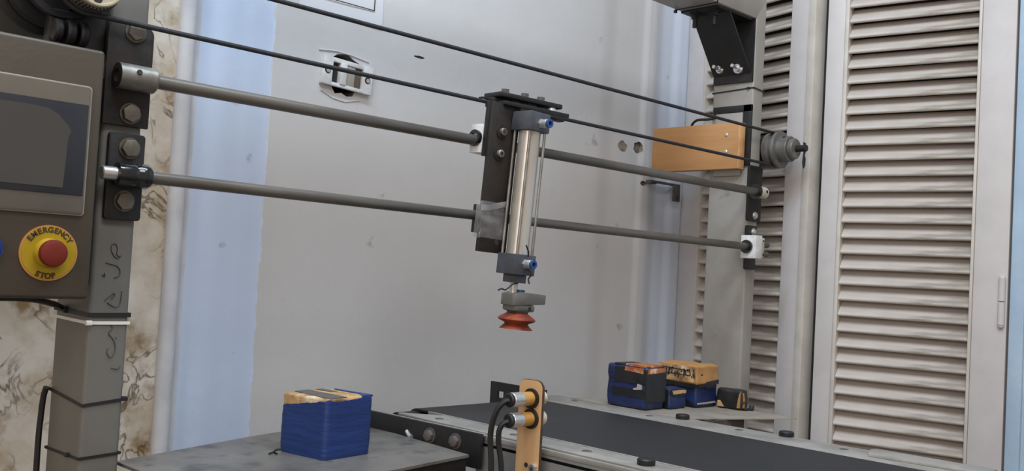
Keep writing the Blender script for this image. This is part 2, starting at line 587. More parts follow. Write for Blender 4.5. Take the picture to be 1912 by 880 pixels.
# right: blue door frame and wall beyond the hinge
t2 = MB().box(1.9375, 2.04, 0.612, 0.6385, 0.0, 2.3, 0.003).build('trim_2', 'blue_wall')
tag(t2, 'pale blue door frame strip beside the shutter hinge', kind='structure')
wr = MB().box(1.944, 2.06, -1.6, 0.612, 0.0, 2.7).build('wall_right', 'blue_wall')
tag(wr, 'pale blue wall right of the shutters', kind='structure')
wr2 = MB().box(2.02, 2.06, 0.612, 1.40, 2.21, 2.7).build('wall_right_upper', 'blue_wall')
wr2.name = 'wall_right.001'
tag(wr2, 'pale blue wall above the shutters', kind='structure')


def leaf(name, loc, theta, label, stile_a, slat_x, stile_b, width, zph, pitch, beads, strip=None, s0=0.001):
    root = thing(name, label, None, loc, (0, 0, theta), kind='structure')
    z0, z1 = 0.04, 2.2
    MB().box(s0, stile_a, 0, 0.036, z0, z1, 0.0015).build('stile', 'stile', root)
    MB().box(stile_b, width if strip is None else strip, 0, 0.036, z0, z1, 0.0015).build('stile', 'stile', root)
    if strip is not None:
        MB().box(strip + 0.0005, width, -0.003, 0.034, z0, z1, 0.002).build('edge_strip', 'shutter', root, 'cream rebate strip on the meeting edge')
    for (a, b) in beads:
        MB().box(a, b, -0.003, 0.03, 0.30, 2.1, 0.0015).build('bead', 'shutter', root)
    MB().box(stile_a, stile_b, 0.001, 0.035, z0, 0.30, 0.0015).build('rail', 'stile', root)
    MB().box(stile_a, stile_b, 0.001, 0.035, 2.1, z1, 0.0015).build('rail', 'stile', root)
    MB().box(stile_a - 0.002, stile_b + 0.002, 0.0400, 0.0420, 0.29, 2.11).build('gap_shade_board', 'gap_shade', root)  # dark board added behind the slats so their gaps look shaded
    a, b = slat_x
    prof = [(0.0008, 0.0040), (0.0015, 0.0014), (0.0042, 0.0), (0.0080, 0.0008), (0.0335, 0.0315), (0.0305, 0.0347), (0.0052, 0.0088), (0.0018, 0.0064)]
    sm = MB().prism(prof, 'x', a, b).mesh('slat', 'slat', smooth=50)
    n0 = math.ceil((0.302 - zph) / pitch)
    k = n0
    while zph + k * pitch < 2.06:
        inst('slat', sm, root, (random.uniform(-0.0006, 0.0006), random.uniform(-0.0005, 0.0008), zph + k * pitch), (0, random.uniform(-0.003, 0.003), 0))
        k += 1
    return root


d2 = leaf('door_2', (1.95, 1.40, 0), math.atan2(-0.981, -0.193), 'narrow louvered shutter leaf behind the right gantry post',
          0.060, (0.0605, 0.3180), 0.3185, 0.3865, 1.0431, 0.0328, [(0.0605, 0.0665)], strip=0.3665)
d1 = leaf('door_1', (1.8709, 0.998, 0), math.atan2(-0.984, 0.175), 'wide louvered shutter leaf with a hinge at the far right',
          0.042, (0.0505, 0.2968), 0.303, 0.3625, 1.1056, 0.0319, [(0.0425, 0.0503), (0.297, 0.3028)], s0=0.0055)
MB().box(-0.010, 0.012, 0.036, 0.040, 0.04, 2.2).build('rebate', 'gap_shade', d1)  # dark strip added behind the leaf joint, stands for its shade
hg = MB()
hg.cyl((0.3535, -0.003, 0.950), (0.3535, -0.003, 0.9928), 0.0062, bev=0.001).cyl((0.3535, -0.003, 0.9942), (0.3535, -0.003, 1.037), 0.0062, bev=0.001)
hg.lathe([(0.0062, 0), (0.005, 0.004), (0.002, 0.006)], (0.3535, -0.003, 1.037)).lathe([(0.0062, 0), (0.005, 0.004), (0.002, 0.006)], (0.3535, -0.003, 0.950), (0, 0, -1))
hg.build('hinge', 'stile', d1)

# ================================================================== GANTRY
GO = (0.447, 1.087, 0)
g = thing('gantry_frame', 'grey rectangular tube gantry with two steel guide rods spanning the belt', 'machine frame', GO)


def gb():
    return MB(GO)


lp = gb().box(0.424, 0.469, 1.087, 1.185, 0.0, 1.602, 0.005, 3).build('post', 'post', g, 'left post with marker scribbles')
rp = gb().box(1.748, 1.786, 1.087, 1.186, 0.0, 1.602, 0.004, 3).build('post', 'post_light', g, 'lighter right post')
gb().prism([(0.4695, 1.553), (1.7475, 1.553), (1.7855, 1.602), (0.4695, 1.602)], 'y', 1.0868, 1.1862, bev=0.002).build('top_beam', 'post_light', g)
gb().box(0.38, 0.52, 1.05, 1.22, 0.0, 0.008).build('foot_plate', 'black_steel', g)
gb().box(1.70, 1.84, 1.05, 1.22, 0.0, 0.008).build('foot_plate', 'black_steel', g)
rd = gb().cyl((0.452, 1.067, 1.192), (1.752, 1.067, 1.1905), 0.0079).build('guide_rod', 'rod', g, 'upper guide rod')
gb().cyl((0.4215, 1.067, 1.0835), (1.738, 1.067, 1.0765), 0.0072).build('guide_rod', 'rod', g, 'lower guide rod')


def mplate(x0, x1, z0, z1, m, r_, corners, bolts, label, dx=0):
    p = gb().prism(rounded(x0, x1, z0, z1, r_, corners=corners), 'y', 1.0808, 1.0869, bev=0.0006).build('mounting_plate', m, g, label)
    for (x, z) in bolts:
        inst('bolt', BOLT_BIG, p, (x - GO[0], 1.081 - GO[1], z), (0, random.uniform(0, 1), 0))
    return p


mplate(0.4215, 0.4735, 1.139, 1.2545, 'rust_steel', 0.010, (1, 1, 0, 0), [(0.4515, 1.2460), (0.4515, 1.1535)], 'upper left plate carrying the open steel collar')
mplate(0.4305, 0.4715, 1.0335, 1.131, 'black_steel', 0.004, (1, 1, 1, 1), [(0.4535, 1.1145), (0.4515, 1.0548)], 'lower left plate carrying the glossy black collar')
mplate(1.7385, 1.7880, 1.131, 1.246, 'rust_steel', 0.006, (1, 1, 1, 1), [], 'upper right plate')
mplate(1.7385, 1.7755, 1.031, 1.122, 'black_steel', 0.004, (1, 1, 1, 1), [], 'lower right plate')
for (x, z) in ((1.764, 1.143), (1.762, 1.109)):
    inst('bolt', BOLT_ZINC, g, (x - GO[0], 1.081 - GO[1], z))

# collars
c1 = gb().ring((0.4285, 1.067, 1.192), (0.4695, 1.067, 1.192), 0.0145, 0.0082)
c1.lathe([(0.0145, 0), (0.0125, 0.002), (0.0082, 0.002)], (0.4695, 1.067, 1.192), (1, 0, 0), cap=False)
c1o = c1.build('rod_collar', 'steel', g, 'open-ended steel collar of the upper rod')
gb().cyl((0.4475, 1.0535, 1.1965), (0.4475, 1.0520, 1.197), 0.0030, seg=14).build('set_screw', 'dark', c1o)
gb().ring((0.4280, 1.067, 1.192), (0.4300, 1.067, 1.192), 0.0138, 0.0075).build('rust_rim', 'rust_steel', c1o)
gb().lathe([(0.0085, 0), (0.0128, 0.001), (0.0132, 0.018), (0.0122, 0.021), (0.0140, 0.024), (0.0142, 0.034), (0.0118, 0.038), (0.0078, 0.038)], (0.4345, 1.067, 1.0833), (1, 0, 0)).build('rod_collar', 'black_gloss', g, 'glossy black painted collar of the lower rod')
gb().cyl((0.4185, 1.067, 1.0836), (0.436, 1.067, 1.0835), 0.0074, bev=0.001).build('rod_end', 'zinc', g)
gb().ring((1.7395, 1.067, 1.1905), (1.7435, 1.067, 1.1905), 0.0155, 0.008).build('seal_ring', 'black_gloss', g)
cr = gb().cyl((1.7475, 1.067, 1.1905), (1.7745, 1.067, 1.1905), 0.0125, bev=0.002).build('rod_collar', 'cream_metal', g, 'dirty cream collar at the right end of the upper rod')
gb().cyl((1.765, 1.0555, 1.192), (1.765, 1.0540, 1.192), 0.0032, seg=14).build('set_screw', 'dark', cr)


def bearing(mb, x0, x1, yc, zc, hw, hh):
    """pillow block around a rod running along x."""
    mb.box(x0, x1, yc - hw, yc + hw, zc - hh, zc + hh, 0.0012)
    return mb


bk = bearing(gb(), 1.718, 1.742, 1.064, 1.0765, 0.0175, 0.0235).build('bearing_block', 'white_plastic', g, 'white bearing block at the right end of the lower rod')
gb().ring((1.7135, 1.067, 1.0765), (1.7195, 1.067, 1.0765), 0.0135, 0.0073).build('seal_ring', 'black_gloss', bk)
cb_ = gb().box(1.7425, 1.757, 1.050, 1.0795, 1.056, 1.096, 0.0015).build('cap_block', 'cream_metal', g, 'pitted cream block behind the white bearing block')
for (x, y, z) in ((1.762, 1.052, 1.0825), (1.760, 1.052, 1.0635)):
    gb().cyl((x - 0.006, y, z), (x + 0.008, y, z), 0.006, seg=12).cyl((x + 0.006, y, z), (x + 0.012, y, z), 0.0045, seg=6).build('bolt', 'iron', cb_)
for (y, z) in ((1.054, 1.090), (1.054, 1.062), (1.062, 1.091)):
    gb().cyl((1.752, y - 0.0048, z), (1.752, y - 0.0035, z), 0.0022, seg=10).build('screw_hole', 'dark', cb_)

# gusset bracket at the top right
gs = MB(GO)
tl, tr_, bl_, br_ = (1.6485, 1.180), (1.6665, 1.0955), 1.447, 1.438
th = 0.004
gs.prism([(1.615, 1.5525), (1.748, 1.5525), (1.748, 1.5485), (1.615, 1.5485)], 'y', 1.093, 1.183)
gs.prism([(1.655, 1.5495), (1.659, 1.5495), (1.7475, 1.4395), (1.7475, 1.4330)], 'y', 1.093, 1.183)
gs.prism([(1.7438, 1.4395), (1.7478, 1.4395), (1.7478, 1.4215), (1.7438, 1.4215)], 'y', 1.089, 1.183)
gs.box(1.7446, 1.7478, 1.0885, 1.184, 1.4215, 1.5525)
gso = gs.build('gusset_bracket', 'black_steel', g, 'black bent strip bracing beam and right post')
for (y, z, rr) in ((1.162, 1.452, 0.009), (1.118, 1.450, 0.0115)):
    xx = 1.7475 - (z - 1.4365) * (0.0885 / 0.113)
    d = Vector((-0.79, 0, -0.62)).normalized()
    d = Vector((-1, 0, 0.05)).normalized()
    p = Vector((xx, y, z))
    gb().cyl(p - d * 0.004, p + d * 0.003, rr, seg=20).build('washer', 'zinc', gso)
    gb().cyl(p + d * 0.002, p + d * 0.009, rr * 0.72, seg=6).cyl(p + d * 0.008, p + d * 0.026, 0.0038, seg=14).build('bolt', 'zinc', gso)
for y in (1.162, 1.116):
    gb().cyl((1.636, y, 1.549), (1.636, y, 1.546), 0.013, seg=20).cyl((1.636, y, 1.547), (1.636, y, 1.538), 0.009, seg=6).cyl((1.636, y, 1.54), (1.636, y, 1.520), 0.005, seg=12).build('bolt', 'black_steel', gso)

# marker scribbles on the front of the left post
STROKES = [[(0.4551, 0.9937), (0.4516, 0.9906), (0.4469, 0.9933), (0.4434, 1.0006), (0.4445, 1.0059), (0.4482, 1.0062), (0.4505, 1.001), (0.4501, 0.995), (0.453, 0.9924)],
           [(0.4385, 0.9854), (0.4446, 0.9835), (0.4507, 0.9822), (0.4548, 0.9772), (0.4545, 0.9711), (0.4486, 0.9687)],
           [(0.4353, 0.9716), (0.4388, 0.9698), (0.4378, 0.9735)],
           [(0.44, 0.9423), (0.4427, 0.9461), (0.447, 0.9491), (0.4498, 0.9515), (0.4508, 0.9485), (0.4473, 0.9451)],
           [(0.4431, 0.9409), (0.4509, 0.9365), (0.4568, 0.9381), (0.4584, 0.9471), (0.4587, 0.9539)],
           [(0.4393, 0.9185), (0.4462, 0.917), (0.451, 0.9125), (0.447, 0.9066), (0.4519, 0.9006), (0.4554, 0.893), (0.4546, 0.8841), (0.4504, 0.8797), (0.4464, 0.8857), (0.4475, 0.8902)],
           [(0.4557, 0.902), (0.4561, 0.9002)],
           [(0.4527, 0.8677), (0.4603, 0.8666), (0.4625, 0.8695)]]
mk = gb()
for s in STROKES:
    mk.tube(spline([(x, 1.0868, z) for x, z in s], 6), 0.001, seg=6, flat=(0.0011, 0.0005))
mk.build('marker_writing', 'marker', lp, 'faint handwritten marker letters')

# black mounting plate of the idler and the pale packing on the right post
gb().box(1.7425, 1.7478, 1.086, 1.180, 1.358, 1.373, 0.001).box(1.7425, 1.7478, 1.086, 1.106, 1.246, 1.373, 0.001).build('idler_plate', 'black_steel', g)
gb().box(1.7415, 1.7475, 1.1065, 1.172, 1.225, 1.3575, 0.001).build('packing_plate', 'post_light', g)

# ------------------------------------------------------------------ drive belt (one closed cord), idler and motor
ZC, RB = 1.286, 0.0340
XL, XR, YB = 0.392, 1.815, 1.067
loop = []
for i in range(25):
    a = R(-90 + 180 * i / 24)
    loop.append((XR + RB * math.cos(a), YB, ZC + RB * math.sin(a)))
for i in range(1, 12):
    loop.append((XR + (XL - XR) * i / 12, YB, ZC + RB))
for i in range(25):
    a = R(90 + 180 * i / 24)
    loop.append((XL + RB * math.cos(a), YB, ZC + RB * math.sin(a)))
for i in range(1, 12):
    loop.append((XL + (XR - XL) * i / 12, YB, ZC - RB))
db = MB((XL, YB, ZC)).tube(loop, 0.003, seg=10, closed=True).build('drive_belt', 'cord')
db.location = (XL, YB, ZC)
tag(db, 'thin black drive belt looping from motor pulley to right idler', 'belt')

IO = (XR, 1.067, ZC)
idl = thing('idler_pulley', 'grey grooved idler pulley on the outer side of the right post', 'pulley', IO)
ib = lambda: MB(IO)
ib().cyl((XR, 1.112, ZC), (XR, 0.998, ZC), 0.007).build('axle', 'rust_steel', idl)
ib().lathe([(0.007, 0), (0.0255, 0), (0.0265, 0.003), (0.0255, 0.009), (0.014, 0.011), (0.010, 0.011)], (XR, 1.106, ZC), (0, -1, 0)).box(1.7865, XR + 0.02, 1.106, 1.118, ZC - 0.027, ZC + 0.030, 0.002).build('bearing_flange', 'black_steel', idl)
ib().lathe([(0.010, 0), (0.034, 0.0), (0.0360, 0.002), (0.0365, 0.006), (0.0365, 0.013), (0.0335, 0.0155), (0.0310, 0.0165), (0.0310, 0.0185), (0.0335, 0.0195), (0.0385, 0.0235), (0.0390, 0.0265), (0.0380, 0.0300), (0.027, 0.0305)], (XR, 1.0845, ZC), (0, -1, 0), seg=40).build('pulley_wheel', 'cast', idl)
hb = ib().lathe([(0.027, 0), (0.0268, 0.021), (0.0255, 0.0225)], (XR, 1.0545, ZC), (0, -1, 0), seg=32).build('hub', 'cast', idl)
ib().cyl((XR - 0.013, 1.043, ZC + 0.0226), (XR - 0.0140, 1.043, ZC + 0.0242), 0.0032, seg=14).build('set_screw', 'dark', hb)
ib().lathe([(0.0205, 0), (0.0218, 0.0015), (0.0218, 0.0085), (0.0195, 0.011)], (XR, 1.032, ZC), (0, -1, 0), seg=28).build('end_cap', 'cast', idl)
ib().prism([(XR + x, ZC + z) for x, z in hexpoly(0.0075)], 'y', 1.021, 1.012).build('nut', 'rust_steel', idl)
ib().prism([(XR + x, ZC + z) for x, z in ((-0.003, 0.012), (0.004, 0.011), (0.006, -0.004), (0.002, -0.014), (0.006, -0.022), (0.005, -0.036), (0.000, -0.042), (-0.004, -0.030), (-0.002, -0.015), (0.001, -0.004))], 'y', 1.0045, 1.002).build('locking_tab', 'rust_steel', idl)

MO = (0.366, 1.15, 1.2825)
mo = thing('drive_motor', 'round black motor above the control box, behind the cream gear', 'motor', MO)
mb_ = lambda: MB(MO)
mb_().lathe([(0.020, 0), (0.030, 0.0), (0.032, 0.003), (0.032, 0.012), (0.044, 0.014), (0.046, 0.017), (0.046, 0.024), (0.0535, 0.026), (0.055, 0.030), (0.055, 0.15), (0.050, 0.156)], (0.366, 1.092, 1.2825), (0, -1, 0), seg=40, M=Matrix.Translation((0, 2.184, 0)) @ Matrix.Scale(-1, 4, (0, 1, 0))).build('motor_body', 'motor', mo)
mb_().box(0.362, 0.4225, 1.0895, 1.108, 1.2085, 1.256, 0.003).build('mount_block', 'black_steel', mo)
for x0_, x1_, rr in ((0.3615, 0.3700, 0.0120), (0.3735, 0.3830, 0.0135), (0.3870, 0.3960, 0.0140)):
    mb_().cyl((x0_, 1.076, 1.2295), (x1_, 1.076, 1.2295), rr, bev=0.002).build('mount_bush', 'motor', mo)
mb_().cyl((XL, 1.095, 1.283), (XL, 1.034, 1.283), 0.006).build('shaft', 'steel', mo)
mb_().ring((0.372, 1.093, 1.286), (0.372, 1.083, 1.286), 0.041, 0.034).build('guard_ring', 'motor', mo)

PO = (XL, 1.05, 1.282)
pu = thing('drive_gear', 'cream toothed gear wheel with round holes at the top left', 'gear', PO)
pb = lambda: MB(PO)
pb().lathe([(0.006, 0), (0.0262, 0.0), (0.0274, 0.0012), (0.0274, 0.007), (0.0262, 0.008), (0.024, 0.008), (0.0235, 0.0072), (0.012, 0.0072), (0.011, 0.010), (0.006, 0.010)], (XL, 1.044, 1.282), (0, -1, 0), seg=44).build('gear_face', 'gear', pu)
for k in range(5):
    a = R(-93 + 72 * k)
    pb().cyl((XL + 0.0195 * math.cos(a), 1.0372, 1.282 + 0.0195 * math.sin(a)), (XL + 0.0195 * math.cos(a), 1.0360, 1.282 + 0.0195 * math.sin(a)), 0.0046, seg=18).build('gear_hole', 'dark', pu)
t_ = pb()
n = 48
poly = []
for k in range(n):
    for (da, rr) in ((-0.3, 0.0275), (-0.2, 0.0295), (0.2, 0.0295), (0.3, 0.0275)):
        a = 2 * math.pi * (k + da) / n
        poly.append((XL + rr * math.cos(a), 1.283 + rr * math.sin(a)))
t_.prism(poly, 'y', 1.046, 1.058).build('tooth_ring', 'steel', pu)
pb().lathe([(0.006, 0), (0.031, 0), (0.034, 0.002), (0.0285, 0.008), (0.0285, 0.011), (0.034, 0.017), (0.031, 0.0185), (0.006, 0.0185)], (XL, 1.0775, ZC), (0, -1, 0), seg=40).build('belt_wheel', 'black_steel', pu)

# ------------------------------------------------------------------ control box
CO = (0.25, 1.075, 0.947)
cbx = thing('control_box', 'brownish grey control box with touch panel on the left post', 'control box', CO)
cb = lambda: MB(CO)
cb().box(0.10, 0.4005, 1.030, 1.118, 0.9465, 1.2078, 0.004, 3).build('housing', 'box_shell', cbx)
cb().box(0.4003, 0.4238, 1.092, 1.112, 0.96, 1.19, 0.001).build('side_flange', 'box_shell', cbx)
hm = cb().prism(rounded(0.15, 0.3885, 1.0325, 1.1675, 0.004), 'y', 1.0265, 1.0305, bev=0.0008).build('panel_rim', 'rim', cbx)
cb().prism(rounded(0.152, 0.3868, 1.0340, 1.1660, 0.0035), 'y', 1.0255, 1.0275, bev=0.0004).build('panel_bezel', 'bezel', hm)
cb().box(0.16, 0.3850, 1.0246, 1.0262, 1.0535, 1.1475, 0.0004).build('screen_glass', 'glass', hm)
cb().prism([(0.17, 1.0600), (0.3645, 1.0600), (0.3665, 1.110), (0.3690, 1.118), (0.3660, 1.1235), (0.3560, 1.1335), (0.3460, 1.1385), (0.33, 1.1400), (0.17, 1.1400)], 'y', 1.0242, 1.0250).build('display_film', 'screen', hm)

EX, EZ = 0.3570, 0.9930
lg = cb().cyl((EX, 1.0303, EZ), (EX, 1.0283, EZ), 0.0283, seg=48).build('legend_plate', 'orange_rim', cbx, 'orange rimmed yellow legend disc lettered EMERGENCY STOP')
cb().cyl((EX, 1.0290, EZ), (EX, 1.0278, EZ), 0.0264, seg=48).build('yellow_disc', 'yellow', lg)


def letters(text, a_mid, step, r_, size, inward):
    """letters along an arc on the x-z plane, facing -Y."""
    out = bmesh.new()
    nn = len(text)
    widths = {'M': 1.18, 'I': 0.5, 'E': 0.92, 'S': 0.92}
    ws = [widths.get(c, 1.0) for c in text]
    tot = sum(ws)
    acc = 0
    for c, w in zip(text, ws):
        cu = bpy.data.curves.new('t', 'FONT')
        cu.body = c
        cu.size = size
        cu.align_x = 'CENTER'
        cu.extrude = 0.0002
        cu.offset = size * 0.04
        ob = bpy.data.objects.new('t', cu)
        COL.objects.link(ob)
        bpy.context.view_layer.update()
        me = bpy.data.meshes.new_from_object(ob.evaluated_get(bpy.context.evaluated_depsgraph_get()))
        bpy.data.objects.remove(ob)
        bpy.data.curves.remove(cu)
        pos = acc + w / 2 - tot / 2
        acc += w
        ang = a_mid + (1 if inward else -1) * pos * step
        # text local x,y -> x,z ; normal z -> -Y
        B = Matrix(((1, 0, 0, 0), (0, 0, -1, 0), (0, 1, 0, 0), (0, 0, 0, 1)))
        tw = ang - math.pi / 2 if not inward else ang + math.pi / 2
        Rz = Matrix.Rotation(tw, 4, 'Z')
        T = Matrix.Translation((r_ * math.cos(ang), r_ * math.sin(ang), 0))
        Mx = Matrix.Translation(Vector((EX, 1.0276, EZ)) - Vector(CO)) @ B @ T @ Rz
        me.transform(Mx)
        out.from_mesh(me)
        bpy.data.meshes.remove(me)
    return out


lm = letters('EMERGENCY', R(90), R(13.6), 0.0210, 0.0076, False)
l2 = letters('STOP', R(-95), R(13.0), 0.0258, 0.0076, True)
for bm_, lab in ((lm, 'dark lettering EMERGENCY'), (l2, 'dark lettering STOP')):
    me = bpy.data.meshes.new('lettering')
    bm_.to_mesh(me)
    bm_.free()
    me.materials.append(MT['ink'])
    lo = bpy.data.objects.new('lettering', me)
    COL.objects.link(lo)
    lo.parent = lg
    lo['label'] = lab
sb = cb().lathe([(0.0150, 0), (0.0148, 0.003), (0.0125, 0.006), (0.0105, 0.008)], (EX, 1.0280, EZ), (0, -1, 0), seg=36).build('button_collar', 'yellow', cbx)
cb().lathe([(0.0095, 0), (0.0128, 0.001), (0.0136, 0.003), (0.0136, 0.007), (0.0128, 0.009), (0.010, 0.0100), (0.004, 0.0104)], (EX, 1.0210, EZ), (0, -1, 0), seg=40).build('stop_button', 'red', cbx)
cb().cyl((0.2950, 1.0303, 0.9945), (0.2950, 1.0275, 0.9945), 0.0185, seg=36).build('button_bezel', 'blue_button', cbx)
cb().lathe([(0.0165, 0), (0.0162, 0.004), (0.014, 0.007), (0.006, 0.008)], (0.2950, 1.0275, 0.9945), (0, -1, 0), seg=36).build('blue_button', 'blue_button', cbx)

# ------------------------------------------------------------------ cables and ties on the left post


def cable(name, pts, r_, m, label, cat='cable', n=8):
    p0 = Vector(pts[0])
    o = MB(p0).tube(spline(pts, n), r_, seg=8).build(name, m)
    o.location = p0
    return tag(o, label, cat)


cable('cable', [(0.10, 1.10, 0.930), (0.24, 1.105, 0.9365), (0.32, 1.10, 0.9425), (0.365, 1.10, 0.9425), (0.4, 1.13, 0.936), (0.4215, 1.16, 0.930)], 0.0035, 'tie', 'black cable sagging under the control box')
cable('cable', [(0.4190, 1.183, 0.836), (0.4180, 1.187, 0.825), (0.4175, 1.190, 0.80), (0.4170, 1.191, 0.76), (0.418, 1.190, 0.60), (0.418, 1.189, 0.013)], 0.0036, 'tie', 'black cable running down the back edge of the left post')


def zip_tie(x0, x1, y0, y1, zs, hgt, m, label, head, th=0.0013):
    """zs: heights at corners (x0,y0),(x1,y0),(x1,y1),(x0,y1)."""
    c = Vector((x0, y0, zs[0]))
    P = [(x0, y0), (x1, y0), (x1, y1), (x0, y1)]
    b = MB(c)
    t = bmesh.new()
    vs = []
    for (px, py), z in zip(P, zs):
        ox = -th if px == x0 else th
        oy = -th if py == y0 else th
        vs.append([t.verts.new((px + ox * a, py + oy * a, z + s)) for a, s in ((0.15, -hgt / 2), (1, -hgt / 2), (1, hgt / 2), (0.15, hgt / 2))])
    for i in range(4):
        a, d = vs[i], vs[(i + 1) % 4]
        for k in range(4):
            t.faces.new((a[k], a[(k + 1) % 4], d[(k + 1) % 4], d[k]))
    bmesh.ops.recalc_face_normals(t, faces=t.faces[:])
    b._merge(t)
    hx, hy, hz = head
    b.box(hx - 0.0032, hx + 0.0032, hy - 0.003, hy + 0.003, hz - hgt * 0.75, hz + hgt * 0.75, 0.0008)
    o = b.build('cable_tie', m)
    o.location = c
    return tag(o, label, 'cable tie', 'cable ties around the gantry')


PX0, PX1, PY0, PY1 = 0.424, 0.469, 1.087, 1.185
zip_tie(PX0, PX1, PY0, PY1, (0.9265, 0.9270, 0.928, 0.9285), 0.0050, 'tie', 'thick black cable tie just above the white one on the left post', (0.4225, 1.150, 0.9285), 0.0016)
zip_tie(PX0, PX1, PY0, PY1, (0.9180, 0.9180, 0.919, 0.919), 0.0035, 'white_tie', 'white cable tie around the left post', (0.424, 1.0855, 0.9180))
zip_tie(PX0, PX1, PY0, PY1, (0.8270, 0.8320, 0.834, 0.834), 0.0034, 'tie', 'middle black cable tie on the left post, holding the cable', (0.4705, 1.088, 0.8325))
zip_tie(PX0, PX1, PY0, PY1, (0.7690, 0.7720, 0.768, 0.766), 0.0030, 'tie', 'lowest thin black cable tie on the left post', (0.4225, 1.115, 0.7690))
zip_tie(1.748, 1.786, 1.087, 1.186, (1.4085, 1.4060, 1.405, 1.4045), 0.0028, 'tie', 'thin black cable tie under the gusset on the right post', (1.7465, 1.098, 1.4082))
# tie round the beam
c = Vector((1.60, 1.187, 1.553))
b = MB(c)
b.box(1.6000, 1.6030, 1.0855, 1.1875, 1.5515, 1.5530).box(1.6000, 1.6030, 1.0855, 1.1875, 1.6020, 1.6035).box(1.6000, 1.6030, 1.0855, 1.0868, 1.5515, 1.6035).box(1.6000, 1.6030, 1.1862, 1.1875, 1.5515, 1.6035).box(1.5985, 1.6045, 1.184, 1.190, 1.5465, 1.5525, 0.001)
o = b.build('cable_tie', 'tie')
o.location = c
tag(o, 'thin black cable tie looped around the overhead beam', 'cable tie', 'cable ties around the gantry')

# ------------------------------------------------------------------ wooden board on the right post
wo = thing('wooden_board', 'tan wood veneer board screwed to the right post', 'board', (1.718, 1.098, 1.237))
MB((1.718, 1.098, 1.237)).box(1.718, 1.740, 1.0985, 1.318, 1.2370, 1.3330, 0.0006).build('panel', 'mdf', wo)
MB((1.718, 1.098, 1.237)).box(1.718, 1.740, 1.0968, 1.0985, 1.2370, 1.3330, 0.0004).build('edge_band', 'mdf_edge', wo)
for z in (1.308, 1.273):
    MB((1.718, 1.098, 1.237)).lathe([(0.0042, 0), (0.0040, 0.001), (0.002, 0.0022)], (1.718, 1.128, z), (-1, 0, 0), seg=16).build('screw', 'zinc', wo)
cable('cable', [(1.745, 1.236, 1.325), (1.740, 1.230, 1.340), (1.735, 1.213, 1.3475), (1.742, 1.190, 1.3485), (1.746, 1.178, 1.352), (1.744, 1.165, 1.3645)], 0.0028, 'tie', 'short black cable rising from behind the wooden board')

# ------------------------------------------------------------------ pick head (carriage, cylinder, suction cup)
PV = Vector((1.0306, 1.021, 1.2158))
ph = thing('pick_head', 'pneumatic cylinder carriage with orange suction cup hanging on the rods', 'pick head', PV)
fh = Vector((math.cos(yaw), math.sin(yaw), 0))
ph.rotation_mode = 'QUATERNION'
ph.rotation_quaternion = Matrix.Rotation(R(2.9), 3, fh).to_quaternion()
hb_ = lambda: MB(PV)
pl = hb_().box(0.9705, 1.028, 1.0425, 1.0485, 1.024, 1.247, 0.0008).build('carriage_plate', 'rust_steel', ph)
hb_().box(0.9690, 0.976, 1.0482, 1.056, 1.165, 1.247, 0.0006).build('plate_lip', 'black_steel', pl)
for (x, z) in ((0.9925, 1.2045), (0.9915, 1.1715)):
    hb_().cyl((x, 1.0425, z), (x, 1.0405, z), 0.0100, seg=20).build('washer', 'rust_steel', pl)
    hb_().cyl((x, 1.041, z), (x, 1.035, z), 0.0058, seg=20, bev=0.0008).build('bolt', 'steel', pl)
    hb_().cyl((x, 1.0352, z), (x, 1.0346, z), 0.0032, seg=6).build('hex_socket', 'dark', pl)
for z in (1.067, 1.040):
    hb_().cyl((1.006, 1.0428, z), (1.006, 1.0418, z), 0.0042, seg=14).build('bolt_hole', 'dark', pl)
ub = hb_().box(0.9655, 1.012, 1.0565, 1.0800, 1.1695, 1.2125, 0.001).build('bearing_block', 'white_plastic', ph, 'white upper bearing block')
hb_().ring((0.9610, 1.067, 1.191), (0.9660, 1.067, 1.191), 0.0125, 0.0079).build('seal_ring', 'black_gloss', ub)
lb = hb_().box(0.985, 1.020, 1.0487, 1.0785, 1.052, 1.0945, 0.001).build('bearing_block', 'black_steel', ph, 'dark lower bearing block under clear tape')
tp = hb_()
rnd = random.Random(8)
rings = []
pts = []
tb = bmesh.new()
for k in range(13):
    z = 1.044 + 0.054 * k / 12
    ring = []
    base = rounded(0.9685, 1.0195, 1.0408, 1.0555, 0.003, 3)
    for (x, y) in base:
        j = rnd.uniform(-0.0011, 0.0014)
        ring.append(tb.verts.new((x + j * (-1 if x < 0.99 else 1), y + j * (-1 if y < 1.06 else 1), z + rnd.uniform(-0.001, 0.001) - (x - 0.9675) * 0.0 + (1.06 - y) * 0.0)))
    rings.append(ring)
for a, b2 in zip(rings, rings[1:]):
    for i in range(len(a)):
        tb.faces.new((a[i], a[(i + 1) % len(a)], b2[(i + 1) % len(a)], b2[i]))
tp._merge(tb)
tp.build('clear_tape', 'tape_clear', ph, 'crinkled clear tape around the lower bearing')
hb_().tube(spline([(0.9665, 1.040, 1.088), (0.985, 1.0395, 1.0905), (1.002, 1.0395, 1.0955), (1.015, 1.0395, 1.0985)], 5), 0.004, flat=(0.0008, 0.0045)).build('tape_strand', 'tape_clear', ph)

